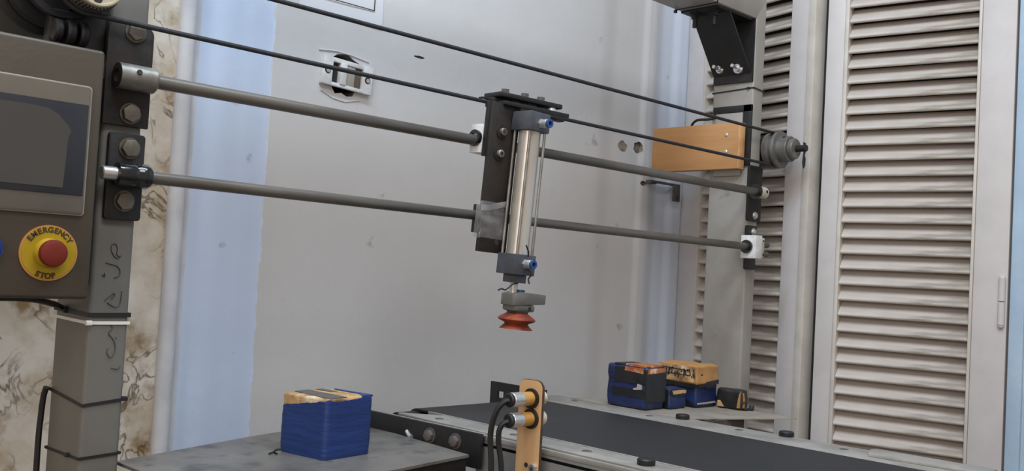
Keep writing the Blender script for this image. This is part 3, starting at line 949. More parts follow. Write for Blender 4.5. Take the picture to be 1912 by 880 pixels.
CX, CY = 1.0312, 1.0212
hw = 0.0205
th_ = hb_().box(CX - hw, CX + hw, CY - hw, CY + hw, 1.2105, 1.2390, 0.0012).build('cylinder_head', 'head', ph, 'upper grey cylinder end')
bh = hb_().box(CX - hw, CX + hw, CY - hw, CY + hw, 0.9955, 1.0260, 0.0012).build('cylinder_head', 'head', ph, 'lower grey cylinder end')
hb_().cyl((CX, CY, 1.0255), (CX, CY, 1.211), 0.0165, seg=40).build('barrel', 'alu', ph)
for sx in (-1, 1):
    for sy in (-1, 1):
        hb_().cyl((CX + sx * 0.0158, CY + sy * 0.0158, 1.0250), (CX + sx * 0.0158, CY + sy * 0.0158, 1.2110), 0.0022, seg=12).build('tie_rod', 'steel', ph)
hb_().box(CX - 0.0125, CX + 0.0125, CY - 0.0125, CY + 0.0125, 0.9835, 0.9957, 0.001).build('rod_gland', 'head', ph)
hb_().cyl((CX, CY, 0.9680), (CX, CY, 0.9845), 0.006).build('piston_rod', 'zinc', ph)


def fitting(px, pz, d, parent):
    p = Vector((px, CY - hw, pz))
    d = Vector(d).normalized()
    f = hb_().cyl(p - d * 0.001, p + d * 0.004, 0.0075, seg=6).cyl(p + d * 0.003, p + d * 0.014, 0.0068, seg=22, bev=0.0008).build('air_fitting', 'zinc', parent)
    hb_().ring(p + d * 0.0135, p + d * 0.018, 0.0066, 0.0036, seg=22).build('release_ring', 'fitting_blue', f)
    hb_().cyl(p + d * 0.013, p + d * 0.0150, 0.0037, seg=16).build('tube_hole', 'dark', f)


fitting(CX + 0.002, 1.2225, (0, -1, 0), th_)
fitting(CX - 0.001, 1.0125, (0, -1, 0), bh)
hb_().tube(spline([(CX + 0.001, CY - 0.023, 1.024), (CX - 0.003, CY - 0.026, 1.031), (CX - 0.010, CY - 0.027, 1.040)], 6), 0.0012).build('wire_end', 'tie', ph)
hb_().tube(spline([(CX + 0.004, CY - 0.022, 1.006), (CX + 0.006, CY - 0.028, 0.998), (CX + 0.003, CY - 0.026, 0.991), (CX + 0.004, CY - 0.028, 0.984)], 6), 0.0012).build('wire_end', 'tie', ph)
hb_().tube(spline([(CX - 0.004, CY - 0.012, 0.983), (CX - 0.014, CY - 0.012, 0.981), (CX - 0.026, CY - 0.010, 0.972), (CX - 0.032, CY - 0.008, 0.973), (CX - 0.036, CY - 0.004, 0.970)], 6), 0.0012).build('wire_end', 'tie', ph)
# gripper
GX0, GX1, GY0, GY1 = 1.0195, 1.086, 1.004, 1.034
gp = hb_().prism([(GX0, 0.9495), (GX1, 0.9545), (GX1, 0.9690), (GX0 + 0.016, 0.9705), (GX0, 0.9665)], 'y', GY0, GY1, bev=0.0015).build('gripper_block', 'gripper', ph)
hb_().ring((CX + 0.012, CY - 0.004, 0.9690), (CX + 0.012, CY - 0.004, 0.9735), 0.0062, 0.003).build('release_ring', 'fitting_blue', gp, 'blue ring on top of the gripper block')
hb_().box(GX0 + 0.003, GX0 + 0.046, GY0 + 0.001, GY1 - 0.001, 0.9415, 0.952, 0.003).build('cup_mount', 'gripper', ph)
hb_().cyl((GX0 + 0.034, GY0 + 0.0012, 0.9465), (GX0 + 0.034, GY0 + 0.0004, 0.9465), 0.0032, seg=16).build('mount_screw', 'dark', gp)
UX, UY = 1.0425, 1.019
hb_().lathe([(0.017, 0), (0.0165, -0.003), (0.0145, -0.006)], (UX, UY, 0.9430), (0, 0, 1)).build('cup_neck', 'dark_mount', ph)
hb_().lathe([(0.013, 0), (0.0165, -0.0015), (0.0250, -0.0065), (0.0278, -0.0085), (0.0284, -0.0105), (0.0270, -0.0125), (0.0190, -0.0155), (0.0175, -0.0175), (0.0190, -0.0190), (0.0240, -0.0235), (0.0255, -0.0250), (0.0240, -0.0250), (0.016, -0.019)], (UX, UY, 0.9395), (0, 0, 1), seg=40).build('suction_cup', 'cup', ph)
# belt clamp on top
cp = hb_()
Mc = Matrix.Translation((1.055, 1.058, 1.2465)) @ Matrix.Rotation(R(-7), 4, 'Z') @ Matrix.Rotation(R(-1), 4, 'Y')
hb_().box(-0.062, 0.064, -0.028, 0.024, -0.0005, 0.006, 0.0012, M=Mc).build('clamp_plate', 'black_steel', ph, 'lower black clamp plate')
ucp = hb_().box(-0.066, 0.056, -0.020, 0.024, 0.0125, 0.020, 0.002, M=Mc).build('clamp_plate', 'black_steel', ph, 'upper black clamp plate')
hb_().box(-0.070, -0.030, -0.006, 0.014, 0.004, 0.0115, 0.001, M=Mc).build('clamp_jaw', 'black_steel', ph)
hb_().box(0.03, 0.078, -0.002, 0.014, -0.003, 0.006, 0.002, M=Mc).build('clamp_jaw', 'black_steel', ph)
for (x, zz) in ((-0.042, 0.0205), (-0.004, 0.0205), (0.028, 0.0205)):
    hb_().cyl((x, 0.002, zz - 0.0005), (x, 0.002, zz + 0.0015), 0.0105, seg=20, M=Mc).build('washer', 'iron', ucp)
    hb_().cyl((x, 0.002, zz + 0.001), (x, 0.002, zz + 0.0080), 0.0065, seg=6, M=Mc).build('bolt', 'iron', ucp)
    hb_().cyl((x, 0.002, 0.005), (x, 0.002, 0.0135), 0.0055, seg=12, M=Mc).build('spacer', 'iron', ucp)
hb_().lathe([(0.007, 0), (0.0065, 0.004), (0.003, 0.006)], (0.036, -0.018, 0.006), (0, 0, 1), seg=18, M=Mc).build('acorn_nut', 'zinc', ph)
hb_().tube(spline([(-0.070, 0.006, 0.009), (-0.082, 0.004, 0.009), (-0.090, 0.0, 0.0065)], 5), 0.0016, M=Mc).build('wire_end', 'tie', ph)

# ================================================================== CONVEYOR
KO = (1.10, 0.70, 0.0)
kv = thing('conveyor', 'dark belt conveyor between grey sheet metal rails', 'conveyor', KO)
kb = lambda: MB(KO)
ZB, RR = 0.780, 0.024
Y0, Y1 = 0.25, 1.172
path = []
for i in range(13):
    a = R(90 - 180 * i / 12)
    path.append((Y1 + RR * math.cos(a), ZB - RR + RR * math.sin(a)))
for i in range(13):
    a = R(-90 - 180 * i / 12)
    path.append((Y0 + RR * math.cos(a), ZB - RR + RR * math.sin(a)))
bt = bmesh.new()
vs = []
for (y, z) in path:
    cy, cz = min(max(y, Y0), Y1), ZB - RR
    k = (RR - 0.003) / RR
    yi, zi = cy + (y - cy) * k, cz + (z - cz) * k
    vs.append([bt.verts.new(Vector((0.968, y, z))), bt.verts.new(Vector((1.236, y, z))), bt.verts.new(Vector((1.236, yi, zi))), bt.verts.new(Vector((0.968, yi, zi)))])
for i in range(len(vs)):
    a, d = vs[i], vs[(i + 1) % len(vs)]
    for k in range(4):
        bt.faces.new((a[k], a[(k + 1) % 4], d[(k + 1) % 4], d[k]))
bmesh.ops.recalc_face_normals(bt, faces=bt.faces[:])
q = kb()
q._merge(bt)
q.build('belt', 'belt', kv)
kb().cyl((0.93, Y1, ZB - RR), (1.29, Y1, ZB - RR), 0.0205, seg=28).build('roller', 'black_steel', kv)
kb().cyl((0.93, Y0, ZB - RR), (1.29, Y0, ZB - RR), 0.0205, seg=28).build('roller', 'black_steel', kv)
kb().box(0.97, 1.235, 0.29, 1.13, 0.772, 0.7765).build('slider_bed', 'side', kv)
# near rail: top flange with grooves, lip, and side sheet
nf = kb().prism([(0.962, 0.26), (0.962, 1.10), (0.922, 1.152), (0.915, 1.152), (0.915, 0.26)], 'z', 0.7765, 0.7798, bev=0.0006).build('rail_flange', 'rail', kv, 'light flange along the near belt edge')
kb().box(0.9635, 0.9668, 0.26, 1.14, 0.770, 0.7805, 0.0005).build('edge_strip', 'rail', kv)
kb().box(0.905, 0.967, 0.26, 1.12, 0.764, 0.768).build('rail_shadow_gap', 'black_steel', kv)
kb().box(0.9045, 0.9115, 0.26, 0.955, 0.772, 0.7785, 0.0006).build('rail_lip', 'rail', kv)
kb().box(0.905, 0.909, 0.26, 0.965, 0.60, 0.7735, 0.0005).build('side_sheet', 'side', kv, 'grey near side sheet')
ff = kb().box(1.2385, 1.314, 0.26, 1.200, 0.7765, 0.7800, 0.0006).build('rail_flange', 'rail', kv, 'broad light flange along the far belt edge')
kb().box(1.300, 1.304, 0.26, 1.20, 0.60, 0.7765).build('side_sheet', 'side', kv, 'grey far side sheet')
KNOB = MB().lathe([(0.0105, 0), (0.0110, 0.001), (0.0110, 0.006), (0.0095, 0.0075), (0.004, 0.0078)], seg=24).mesh('bolt_head', 'black_steel')
for (x, y) in ((1.2995, 0.9100), (1.3085, 0.7315), (0.9385, 0.7060)):
    inst('bolt_head', KNOB, nf if x < 1 else ff, (x - KO[0], y - KO[1], 0.7799))
SCR = MB().lathe([(0.0065, 0), (0.0060, 0.0006), (0.003, 0.0009)], seg=18).mesh('screw_head', 'iron')
for (x, y, pz) in ((1.272, 0.955, ff), (1.288, 1.13, ff), (1.285, 0.63, ff), (1.29, 0.80, ff), (0.94, 0.93, nf), (0.935, 1.08, nf), (0.94, 0.80, nf)):
    inst('screw_head', SCR, pz, (x - KO[0], y - KO[1], 0.7799))
kb().prism([(1.262, 0.585), (1.300, 0.600), (1.314, 0.598), (1.314, 0.44), (1.275, 0.44)], 'z', 0.7802, 0.7840, bev=0.0005).build('end_plate', 'rail', kv)
# tensioner plate at the far end with a lit slot
tpz = kb()
x0, x1 = 1.2480, 1.2535
tpz.box(x0, x1, 1.165, 1.268, 0.700, 0.796).box(x0, x1, 1.284, 1.303, 0.700, 0.796, 0.0005).box(x0, x1, 1.268, 1.284, 0.780, 0.796).box(x0, x1, 1.268, 1.284, 0.700, 0.768)
tpz.build('tensioner_plate', 'black_steel', kv, 'black slotted plate at the far end of the belt')
for (x, y) in ((0.925, 0.45), (0.925, 0.90), (1.28, 0.45), (1.28, 1.10)):
    kb().box(x - 0.014, x + 0.014, y - 0.014, y + 0.014, 0.0, 0.765).build('leg', 'side', kv)
kb().box(0.90, 1.31, 0.43, 0.47, 0.30, 0.33).build('cross_brace', 'side', kv)

# ------------------------------------------------------------------ side table
TO = (0.67, 1.0, 0.0)
tb_ = thing('side_table', 'stained grey steel side table left of the conveyor', 'table', TO)
tq = lambda: MB(TO)
tq().prism([(0.483, 0.872), (0.872, 0.9440), (0.8905, 1.215), (0.800, 1.215), (0.692, 1.186), (0.4765, 1.113)], 'z', 0.7535, 0.7570).build('tabletop', 'table', tb_)
dirx = Vector((0.389, 0.072, 0)).normalized()
tq().prism([(0.485, 0.8745), (0.8700, 0.9465), (0.8695, 0.9505), (0.4845, 0.8785)], 'z', 0.66, 0.7535).build('front_skirt', 'black_steel', tb_)
an = math.atan2(0.072, 0.389)
for t in (0.78, 0.25):
    p = Vector((0.485, 0.8745, 0.741)) + Vector((0.385, 0.072, 0)) * t - Vector(TO)
    inst('bolt', BOLT_DARK, tb_, p, (0, 0.3, an))
bar = tq().prism([(0.8925, 0.946), (0.8985, 0.946), (0.8855, 1.20), (0.8795, 1.20)], 'z', 0.735, 0.7815, bev=0.0004).build('angle_bar', 'black_steel', tb_, 'black angle bar along the conveyor side')
tq().prism([(0.8985, 0.946), (0.9035, 0.946), (0.8925, 1.16), (0.8865, 1.16)], 'z', 0.7785, 0.7812).build('bar_flange', 'rail', bar)
tq().prism([(0.8660, 1.206), (0.8720, 1.206), (0.858, 1.33), (0.852, 1.33)], 'z', 0.735, 0.778).build('angle_bar', 'black_steel', tb_, 'rear black angle bar behind the blue box')
BBAR = bolt_mesh(0.0085, 0.007, 0.0108, 'iron', 'bolt')
for (x, y) in ((0.8888, 1.043), (0.8914, 0.992)):
    inst('bolt', BBAR, bar, (x - 0.0008 - TO[0], y - TO[1], 0.7655), (0, 0, R(-87)))
tq().tube([(0.8825, 1.078, 0.7575), (0.8845, 1.085, 0.7590), (0.8855, 1.092, 0.764)], 0.0032).build('weld_bead', 'zinc', bar)
for (x, y) in ((0.52, 0.91), (0.85, 0.965), (0.55, 1.11), (0.855, 1.18)):
    tq().box(x - 0.014, x + 0.014, y - 0.014, y + 0.014, 0.0, 0.7535).build('leg', 'black_steel', tb_)
cr_ = MB((0.652, 1.06, 0.757)).tube(spline([(0.646, 1.064, 0.7584), (0.650, 1.061, 0.7600), (0.653, 1.058, 0.7635), (0.657, 1.054, 0.7645)], 4), 0.0013).tube([(0.650, 1.061, 0.7600), (0.656, 1.060, 0.7582)], 0.0012).build('metal_chip', 'dark')
cr_.location = (0.652, 1.06, 0.757)
tag(cr_, 'tiny dark metal chip on the steel table left of the blue box', 'chip')


# ------------------------------------------------------------------ steel plate and taped boxes on the far side
SO = (1.40, 0.98, 0.780)
sp = thing('steel_plate', 'thin dusty steel plate under the taped boxes, corner overhanging', 'plate', SO)
MB(SO).prism([(1.292, 0.9075), (1.3244, 0.8908), (1.4904, 0.8143), (1.522, 1.10), (1.300, 1.150)], 'z', 0.7801, 0.7819).build('sheet', 'sheet', sp)
MB(SO).box(1.330, 1.420, 0.872, 0.876, 0.700, 0.7800).box(1.330, 1.334, 0.876, 1.0, 0.70, 0.78).box(1.416, 1.42, 0.876, 1.0, 0.70, 0.78).build('support_bracket', 'brown_wood', sp)
MB(SO).box(1.3145, 1.335, 0.88, 0.99, 0.70, 0.716).build('bracket_arm', 'brown_wood', sp)


def wobbly(w, d, h, bev, m, name, parent, seed, amp=0.0012, label=None, off=(0, 0, 0)):
    """hand-taped carton: bevelled, slightly lumpy block centred in x,y with its bottom at z=0."""
    t = bmesh.new()
    bmesh.ops.create_cube(t, size=1.0)
    for v in t.verts:
        v.co = Vector((v.co.x * w, v.co.y * d, (v.co.z + 0.5) * h))
    bmesh.ops.bevel(t, geom=t.edges[:], offset=bev, segments=3, profile=0.55, affect='EDGES')
    bmesh.ops.subdivide_edges(t, edges=[e for e in t.edges if e.calc_length() > min(w, d, h) * 0.4], cuts=5, use_grid_fill=True)
    rnd = random.Random(seed)
    ph_ = [rnd.uniform(0, 6.28) for _ in range(6)]
    for v in t.verts:
        c = v.co
        k = amp * (math.sin(c.x * 140 + ph_[0]) * math.sin(c.y * 150 + ph_[1]) + math.sin(c.z * 170 + ph_[2]) * 0.7 + rnd.uniform(-0.35, 0.35))
        dv = Vector((c.x / w, c.y / d, (c.z - h / 2) / h))
        if c.z < bev:
            dv.z = 0
        v.co += dv * k * 1.6 + Vector(off)
    b = MB()
    b._merge(t)
    return b.build(name, m, parent, label, smooth=60)


def patch(parent, name, m, w, d, h, face, poly, off=0.0012, label=None, th=0.0012):
    """flat strip of tape hugging a face of a block w x d x h. face: '-x','-y','top'. poly in (along, up) or (x,y)."""
    b = MB()
    if face == '-x':
        b.prism(poly, 'x', -w / 2 - off, -w / 2 - off + th + off * 0.8)
    elif face == '-y':
        b.prism(poly, 'y', -d / 2 - off, -d / 2 - off + th + off * 0.8)
    elif face == 'top':
        b.prism(poly, 'z', h - th, h + off)
    return b.build(name, m, parent, label)


# front blue box on the side table
fw_, fd_, fh_ = 0.079, 0.084, 0.0745
ang = R(9)
fr = Vector((0.6834, 0.9982, 0.757))
ctr = fr + Matrix.Rotation(ang, 3, 'Z') @ Vector((fw_ / 2, fd_ / 2, 0))
fb = thing('taped_box', 'large blue taped box with torn tan top on the side table', 'box', ctr, (0, 0, ang), group='taped boxes')
wobbly(fw_ - 0.003, fd_ - 0.003, fh_ - 0.0005, 0.003, 'carton', 'carton', fb, 3, amp=0.0005)
# blue wrap: four walls with a sloping upper edge
bt = bmesh.new()
N = 16
cor = [(-fw_ / 2, fd_ / 2), (-fw_ / 2, -fd_ / 2), (fw_ / 2, -fd_ / 2), (fw_ / 2, fd_ / 2)]
tops = [0.0585, 0.0725, 0.0755, 0.0725]
rnd = random.Random(11)
loopv = []
for i in range(4):
    a, b2 = Vector(cor[i]), Vector(cor[(i + 1) % 4])
    ta, tb2 = tops[i], tops[(i + 1) % 4]
    for k in range(N):
        f = k / N
        p = a.lerp(b2, f)
        # round the vertical corners
        rr = 0.006
        p.x = max(min(p.x, fw_ / 2), -fw_ / 2)
        e = min(f, 1 - f) * (b2 - a).length
        if e < rr:
            dd = Vector((0, 0)) - p
            p = p + dd.normalized() * (rr - e) * 0.40
        tz = ta + (tb2 - ta) * f + rnd.uniform(-0.0008, 0.0008) - (0.002 if 0.1 < f < 0.9 and i == 1 else 0)
        loopv.append((p, tz))
NV = 10
rows = []
for k in range(NV + 1):
    row = []
    for (p, tz) in loopv:
        z = 0.0003 + (tz - 0.0003) * k / NV
        bul = 1 + 0.010 * math.sin(math.pi * k / NV) + 0.004 * math.sin(k * 2.1 + p.x * 60) - (0.012 if k == 0 else 0)
        row.append((p.x * bul, p.y * bul, z))
    rows.append(row)
vo = [[bt.verts.new(c) for c in row] for row in rows]
vi = [[bt.verts.new((c[0] * 0.955, c[1] * 0.955, c[2])) for c in row] for row in (rows[0], rows[-1])]
L_ = len(loopv)
for k in range(NV):
    for i in range(L_):
        bt.faces.new((vo[k][i], vo[k][(i + 1) % L_], vo[k + 1][(i + 1) % L_], vo[k + 1][i]))
for i in range(L_):
    j = (i + 1) % L_
    bt.faces.new((vo[0][i], vi[0][i], vi[0][j], vo[0][j]))
    bt.faces.new((vo[-1][i], vo[-1][j], vi[1][j], vi[1][i]))
    bt.faces.new((vi[0][i], vi[1][i], vi[1][j], vi[0][j]))
bmesh.ops.recalc_face_normals(bt, faces=bt.faces[:])
q = MB()
q._merge(bt)
q.build('blue_tape_wrap', 'blue_tape', fb, smooth=50)
patch(fb, 'grey_tape_strip', 'grey_tape', fw_, fd_, fh_, 'top', [(-0.022, 0.0385), (0.003, 0.0385), (-0.004, -0.0385), (-0.032, -0.0385)], off=0.0006)
patch(fb, 'grey_tape_strip', 'grey_tape', fw_, fd_, fh_, 'top', [(0.014, 0.0385), (0.026, 0.0385), (0.022, 0.006), (0.014, 0.010)], off=0.0006)
patch(fb, 'blue_tape_corner', 'blue_tape', fw_, fd_, fh_, 'top', [(0.020, -0.0410), (0.0395, -0.0410), (0.0395, 0.030), (0.035, 0.026), (0.033, -0.022)], off=0.0008)


def taped(label, loc, rz, w, d, h, m, seed, bev=0.004):
    o = thing('taped_box', label, 'box', loc, (0, 0, rz), group='taped boxes')
    wobbly(w, d, h, bev, m, 'carton', o, seed)
    return o


ZP = 0.782
# tall blue and black box
w, d, h = 0.053, 0.083, 0.0715
a_ = taped('black and blue taped box with reddish top, leftmost on the steel plate', (1.2985 + w / 2, 0.985 + d / 2, ZP), 0, w, d, h, 'blue_tape_dark', 21, 0.006)
patch(a_, 'black_tape_patch', 'black_tape', w, d, h, '-x', rounded(-0.0412, 0.024, 0.043, 0.0675, 0.002), off=0.0016)
patch(a_, 'black_tape_patch', 'black_tape', w, d, h, '-x', rounded(-0.0412, 0.029, 0.020, 0.033, 0.002), off=0.0016)
patch(a_, 'black_tape_patch', 'black_tape', w, d, h, '-y', rounded(-0.0282, 0.0268, 0.013, 0.0675, 0.003), off=0.0018)
patch(a_, 'grey_scrap', 'grey_plastic', w, d, h, '-x', [(-0.034, 0.034), (-0.018, 0.032), (-0.016, 0.0345), (-0.024, 0.0365), (-0.025, 0.043), (-0.034, 0.0415)], off=0.0022)
patch(a_, 'reddish_flap', 'red_tan', w, d, h, 'top', rounded(-0.024, 0.024, -0.038, 0.006, 0.003), off=0.0018)
patch(a_, 'reddish_flap', 'red_tan', w, d, h, '-x', [(-0.037, 0.0600), (-0.036, 0.0690), (0.002, 0.0690), (0.003, 0.0625), (-0.02, 0.0615)], off=0.0022)
patch(a_, 'reddish_flap', 'red_tan', w, d, h, '-y', [(-0.0255, 0.0600), (0.0235, 0.0625), (0.0235, 0.0690), (-0.0255, 0.0690)], off=0.0022)
patch(a_, 'black_tape_patch', 'black_tape', w, d, h, 'top', rounded(-0.024, 0.024, 0.008, 0.030, 0.003), off=0.0016)
# small blue box
w, d, h = 0.046, 0.032, 0.0345
b_ = taped('smallest blue taped box wedged between two taller boxes', (1.3555 + w / 2, 0.976 + d / 2, ZP), R(-3), w, d, h, 'blue_tape_dark', 22)
patch(b_, 'black_tape_patch', 'black_tape', w, d, h, '-x', rounded(-0.0135, 0.0135, 0.002, 0.0325, 0.002), off=0.0014)
patch(b_, 'tan_strip', 'carton', w, d, h, '-y', [(-0.014, 0.0250), (0.019, 0.0265), (0.020, 0.0315), (-0.018, 0.0315)], off=0.0014)
patch(b_, 'black_tape_patch', 'black_tape', w, d, h, '-y', [(-0.021, 0.026), (-0.012, 0.0215), (0.020, 0.0215), (0.019, 0.0265), (-0.006, 0.0255), (-0.010, 0.030), (-0.020, 0.0325)], off=0.0012)
# tan over blue box
w, d, h = 0.060, 0.084, 0.072
c_ = taped('blue taped box with tan upper half and black scribbles', (1.4195 + w / 2, 0.9655 + d / 2, ZP), R(-2), w, d, h, 'blue_tape_dark', 23, 0.004)
wobbly(w + 0.0035, d + 0.0035, 0.0335, 0.004, 'tan_tape', 'tan_top', c_, 24, off=(0, 0, 0.0395))
patch(c_, 'black_tape_patch', 'black_tape', w + 0.003, d + 0.003, h, '-x', rounded(-0.041, 0.041, 0.0345, 0.0405, 0.001), off=0.0016)
patch(c_, 'black_tape_patch', 'black_tape', w + 0.003, d + 0.003, h, '-y', [(-0.0290, 0.0345), (-0.0290, 0.0390), (-0.016, 0.0400), (-0.004, 0.045), (0.029, 0.0475), (0.029, 0.040), (0.018, 0.040), (0.016, 0.034), (-0.008, 0.033), (-0.012, 0.036)], off=0.0018)
patch(c_, 'grey_strip', 'grey_plastic', w, d, h, '-y', [(-0.027, 0.006), (0.024, 0.007), (0.024, 0.010), (-0.027, 0.0085)], off=0.0016)
patch(c_, 'black_tape_patch', 'black_tape', w, d, h, '-x', [(-0.040, 0.003), (-0.026, 0.012), (-0.012, 0.013), (0.0, 0.010), (0.0, 0.002)], off=0.0016)
patch(c_, 'pale_carton_face', 'carton', w + 0.0035, d + 0.0035, h, '-x', rounded(-0.038, 0.040, 0.0435, 0.0700, 0.002), off=0.0026)
sc_ = MB()
rnd = random.Random(5)
for k in range(17):
    y = 0.036 - 0.074 * k / 16
    z = 0.0595
    zz = 0.0095
    pts = [(0, y + rnd.uniform(-0.002, 0.002), z + rnd.uniform(-zz, zz * 0.7)) for _ in range(3)]
    pts = [(-w / 2 - 0.0048, p[1], p[2]) for p in pts]
    sc_.tube(spline(pts, 3), 0.001, seg=5, flat=(0.0012, 0.0008))
sc_.tube([(-w / 2 - 0.0048, 0.034, 0.0655), (-w / 2 - 0.0048, -0.03, 0.063)], 0.001, seg=5, flat=(0.0009, 0.0008))
sc_.tube([(-w / 2 - 0.0048, 0.034, 0.0560), (-w / 2 - 0.0048, -0.03, 0.055)], 0.001, seg=5, flat=(0.0009, 0.0008))
sc_.build('black_scribbles', 'black_tape', c_)
# small dark box with tan stripe
w, d, h = 0.026, 0.050, 0.035
e_ = taped('small black taped box with tan stripe, rightmost on the steel plate', (1.4705 + w / 2, 0.9115 + d / 2, ZP), R(4), w, d, h, 'black_tape', 25, 0.005)
patch(e_, 'tan_strip', 'tan_tape', w, d, h, '-x', [(-0.0225, 0.004), (-0.0165, 0.004), (-0.0185, 0.018), (-0.0205, 0.028), (-0.0225, 0.0315)], off=0.0016)
patch(e_, 'tan_strip', 'carton', w, d, h, '-x', [(0.008, 0.003), (0.021, 0.003), (0.021, 0.013), (0.016, 0.014)], off=0.0014)
patch(e_, 'tan_strip', 'tan_tape', w, d, h, '-y', [(-0.010, 0.004), (-0.003, 0.004), (-0.003, 0.018), (-0.008, 0.030), (-0.010, 0.030)], off=0.0014)
kn = MB((1.49, 0.924, 0.782)).tube(spline([(1.476, 0.9085, 0.7845), (1.486, 0.906, 0.7845), (1.4925, 0.9045, 0.787)], 4), 0.0022).lathe([(0.002, -0.005), (0.0045, -0.003), (0.0048, 0.001), (0.003, 0.0042)], (1.4945, 0.9040, 0.7872), (0, 0, 1)).build('plug_wire', 'black_tape')
kn.location = (1.49, 0.924, 0.782)
tag(kn, 'short black wire end with round tip beside the rightmost box', 'wire')

# ------------------------------------------------------------------ sensor stand in front of the conveyor
NO = (0.888, 0.857, 0.60)
st = thing('sensor_stand', 'tan plywood upright holding two yellow banded sensors beside the belt', 'sensor stand', NO)
nb = lambda: MB(NO)
y0, y1 = 0.831, 0.8705
nb().prism(rounded(y0, y1, 0.600, 0.8650, 0.011, 6, (1, 1, 0, 0)), 'x', 0.8850, 0.8900).build('upright_board', 'ply', st)
nb().prism(rounded(y0 - 0.0006, y1 + 0.0006, 0.600, 0.8656, 0.0113, 6, (1, 1, 0, 0)), 'x', 0.8858, 0.8895).build('burnt_edge', 'burnt', st)
nb().box(0.888, 0.9045, 0.838, 0.863, 0.60, 0.70).build('spacer_block', 'ply', st)
for (y, z, dz) in ((0.8475, 0.8425, 0.0), (0.8465, 0.8175, -0.0006)):
    s_ = nb().cyl((0.8480, y, z), (0.8660, y, z), 0.0090, seg=28, bev=0.0008).build('sensor_body', 'zinc', st)
    nb().cyl((0.8660, y, z), (0.8840, y, z), 0.0088, seg=28).build('yellow_band', 'yellow_sensor', s_)
    nb().cyl((0.8430, y, z), (0.8480, y, z), 0.0088, seg=24, bev=0.0015).build('sensor_cap', 'black_steel', s_)
    nb().ring((0.8815, y, z), (0.8849, y, z), 0.0126, 0.0089).build('sensor_nut', 'black_steel', s_)
    nb().cyl((0.8895, y, z), (0.9050, y, z), 0.0090, seg=24, bev=0.001).build('sensor_tip', 'cream_metal', s_)
nb().cyl((0.8852, 0.8515, 0.7590), (0.8843, 0.8515, 0.7590), 0.0030, seg=16).build('drill_hole', 'dark', st)
nb().cyl((0.8850, 0.8375, 0.7570), (0.8800, 0.8375, 0.7570), 0.0062, seg=6).build('nut', 'zinc', st)
nb().cyl((0.8802, 0.8375, 0.7570), (0.8795, 0.8375, 0.7570), 0.0026, seg=12).build('nut_hole', 'dark', st)
cable('sensor_cable', [(0.8450, 0.8475, 0.8420), (0.8400, 0.8510, 0.8400), (0.8350, 0.8580, 0.8290), (0.8330, 0.8630, 0.8120), (0.8330, 0.8650, 0.7950), (0.8340, 0.8640, 0.7780), (0.8350, 0.8620, 0.7500), (0.836, 0.860, 0.62), (0.836, 0.86, 0.4), (0.83, 0.86, 0.004)], 0.0036, 'tie', 'thick black cable curving down from the upper sensor')
cable('sensor_cable', [(0.8450, 0.8465, 0.8170), (0.8395, 0.8510, 0.8130), (0.8370, 0.8545, 0.8030), (0.8390, 0.8550, 0.7850), (0.8420, 0.8520, 0.76), (0.8440, 0.8500, 0.71), (0.845, 0.849, 0.62), (0.845, 0.849, 0.4), (0.845, 0.849, 0.004)], 0.0034, 'tie', 'black cable curving down from the lower sensor')

# ================================================================== ON THE WALL
WO = (0.953, 1.40, 1.322)
so = thing('wall_socket', 'broken white wall socket frame hanging over a dark hole', 'socket', WO, (0, R(3), 0))
wq = lambda: MB()
x0, x1, z0, z1 = -0.051, 0.051, -0.025, 0.0235
f_ = wq()
f_.box(x0, -0.032, -0.010, -0.003, z0, z1, 0.001).box(0.030, x1, -0.010, -0.003, z0, z1, 0.001)
f_.box(-0.033, 0.031, -0.010, -0.003, z1 - 0.0075, z1, 0.0008).box(-0.033, 0.031, -0.010, -0.003, z0, z0 + 0.006, 0.0008)
f_.box(x0, x0 + 0.012, -0.004, 0.001, z0, z1, 0.001).box(x1 - 0.012, x1, -0.004, 0.001, z0, z1, 0.001)
fo = f_.build('socket_frame', 'white_plastic', so)
wq().box(-0.034, -0.019, -0.004, 0.016, z0 + 0.005, z1 - 0.006).build('module', 'dark', so, 'dark open module bay')
wq().box(-0.017, -0.0045, -0.012, 0.016, z0 + 0.005, z1 - 0.006, 0.001).build('module', 'white_plastic', so, 'white blank module')
wq().box(-0.004, 0.0145, -0.0085, 0.016, z0 + 0.005, z1 - 0.006, 0.001).build('module', 'grey_plastic', so, 'beige grey rocker module')
wq().box(0.0165, 0.030, -0.004, 0.016, z0 + 0.005, z1 - 0.006, 0.001).build('module', 'brown_plastic', so, 'brown open module bay')
for x in (-0.042, 0.0405):
    wq().cyl((x, -0.0098, -0.001), (x, -0.0104, -0.001), 0.0060, seg=18).build('screw_hole', 'dark', so)
    wq().lathe([(0.0042, 0), (0.0038, 0.0012), (0.002, 0.0018)], (x + 0.0008, -0.0103, -0.0015), (0, -1, 0), seg=14).build('screw', 'zinc', so)
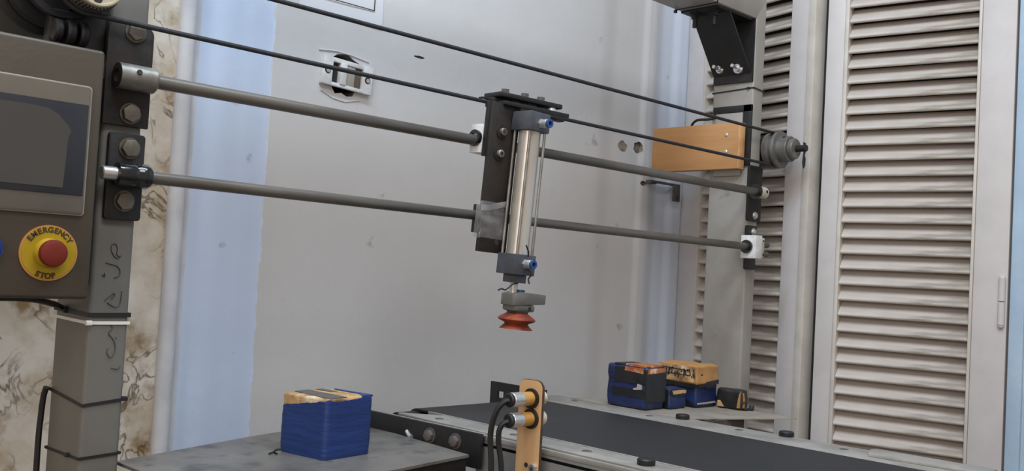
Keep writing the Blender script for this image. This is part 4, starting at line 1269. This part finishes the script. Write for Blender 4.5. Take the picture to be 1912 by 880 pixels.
# ragged plaster rim round the socket
rim = MB()
rnd = random.Random(2)
pts = []
for k in range(26):
    a = 2 * math.pi * k / 26
    pts.append((0.955 + (0.058 + rnd.uniform(-0.003, 0.003)) * math.cos(a) ** 1, 1.4005, 1.322 + (0.040 + rnd.uniform(-0.003, 0.003)) * math.sin(a)))
rim.tube([(0.897, 1.400, 1.3565), (0.93, 1.400, 1.3600), (0.96, 1.400, 1.3590), (1.0, 1.400, 1.3540)], 0.002, flat=(0.0022, 0.0012))
rim.tube([(0.905, 1.400, 1.2890), (0.93, 1.400, 1.2790), (0.955, 1.400, 1.2765), (0.985, 1.400, 1.2830)], 0.002, flat=(0.0018, 0.001))
rim.build('plaster_ridge', 'white_plaster', wb)

po = thing('paper_notice', 'white paper sheet with thin black frame line on the wall', 'paper', (0.93, 1.399, 1.4176))
pm = MB((0.93, 1.399, 1.4176))
bt = bmesh.new()
nx, nz = 10, 8
gv = []
for j in range(nz + 1):
    row = []
    for i in range(nx + 1):
        x = 0.853 + 0.1705 * i / nx
        z = 1.4176 + 0.24 * j / nz
        k = max(0, i / nx - 0.55) * max(0, 0.5 - j / nz)
        row.append(bt.verts.new((x, 1.3990 - 0.006 * k, z)))
    gv.append(row)
for j in range(nz):
    for i in range(nx):
        bt.faces.new((gv[j][i], gv[j][i + 1], gv[j + 1][i + 1], gv[j + 1][i]))
ex = bmesh.ops.extrude_face_region(bt, geom=bt.faces[:])
for v in [e for e in ex['geom'] if isinstance(e, bmesh.types.BMVert)]:
    v.co.y += 0.0004
bmesh.ops.recalc_face_normals(bt, faces=bt.faces[:])
pm._merge(bt)
pm.build('sheet', 'paper', po)
MB((0.93, 1.399, 1.4176)).box(0.868, 1.0045, 1.3964, 1.3970, 1.4455, 1.4470).box(1.0030, 1.0045, 1.3964, 1.3970, 1.4455, 1.6420).box(0.868, 1.0045, 1.3968, 1.3974, 1.6405, 1.6420).box(0.868, 0.8695, 1.3968, 1.3974, 1.4455, 1.6420).build('printed_frame', 'ink', po)

ibk = thing('shelf_bracket', 'dark iron angle bracket on the wall near the corner', 'bracket', (1.87, 1.40, 1.23))
q = MB((1.87, 1.40, 1.23))
q.box(1.806, 1.912, 1.384, 1.400, 1.2270, 1.2310, 0.0006).box(1.894, 1.921, 1.3835, 1.3870, 1.1890, 1.2310, 0.0006).box(1.806, 1.83, 1.386, 1.400, 1.2230, 1.2275, 0.0006)
io = q.build('angle_iron', 'iron', ibk)
MB((1.87, 1.40, 1.23)).cyl((1.909, 1.3838, 1.1985), (1.909, 1.3830, 1.1985), 0.0036, seg=16).build('bolt_hole', 'dark', ibk)
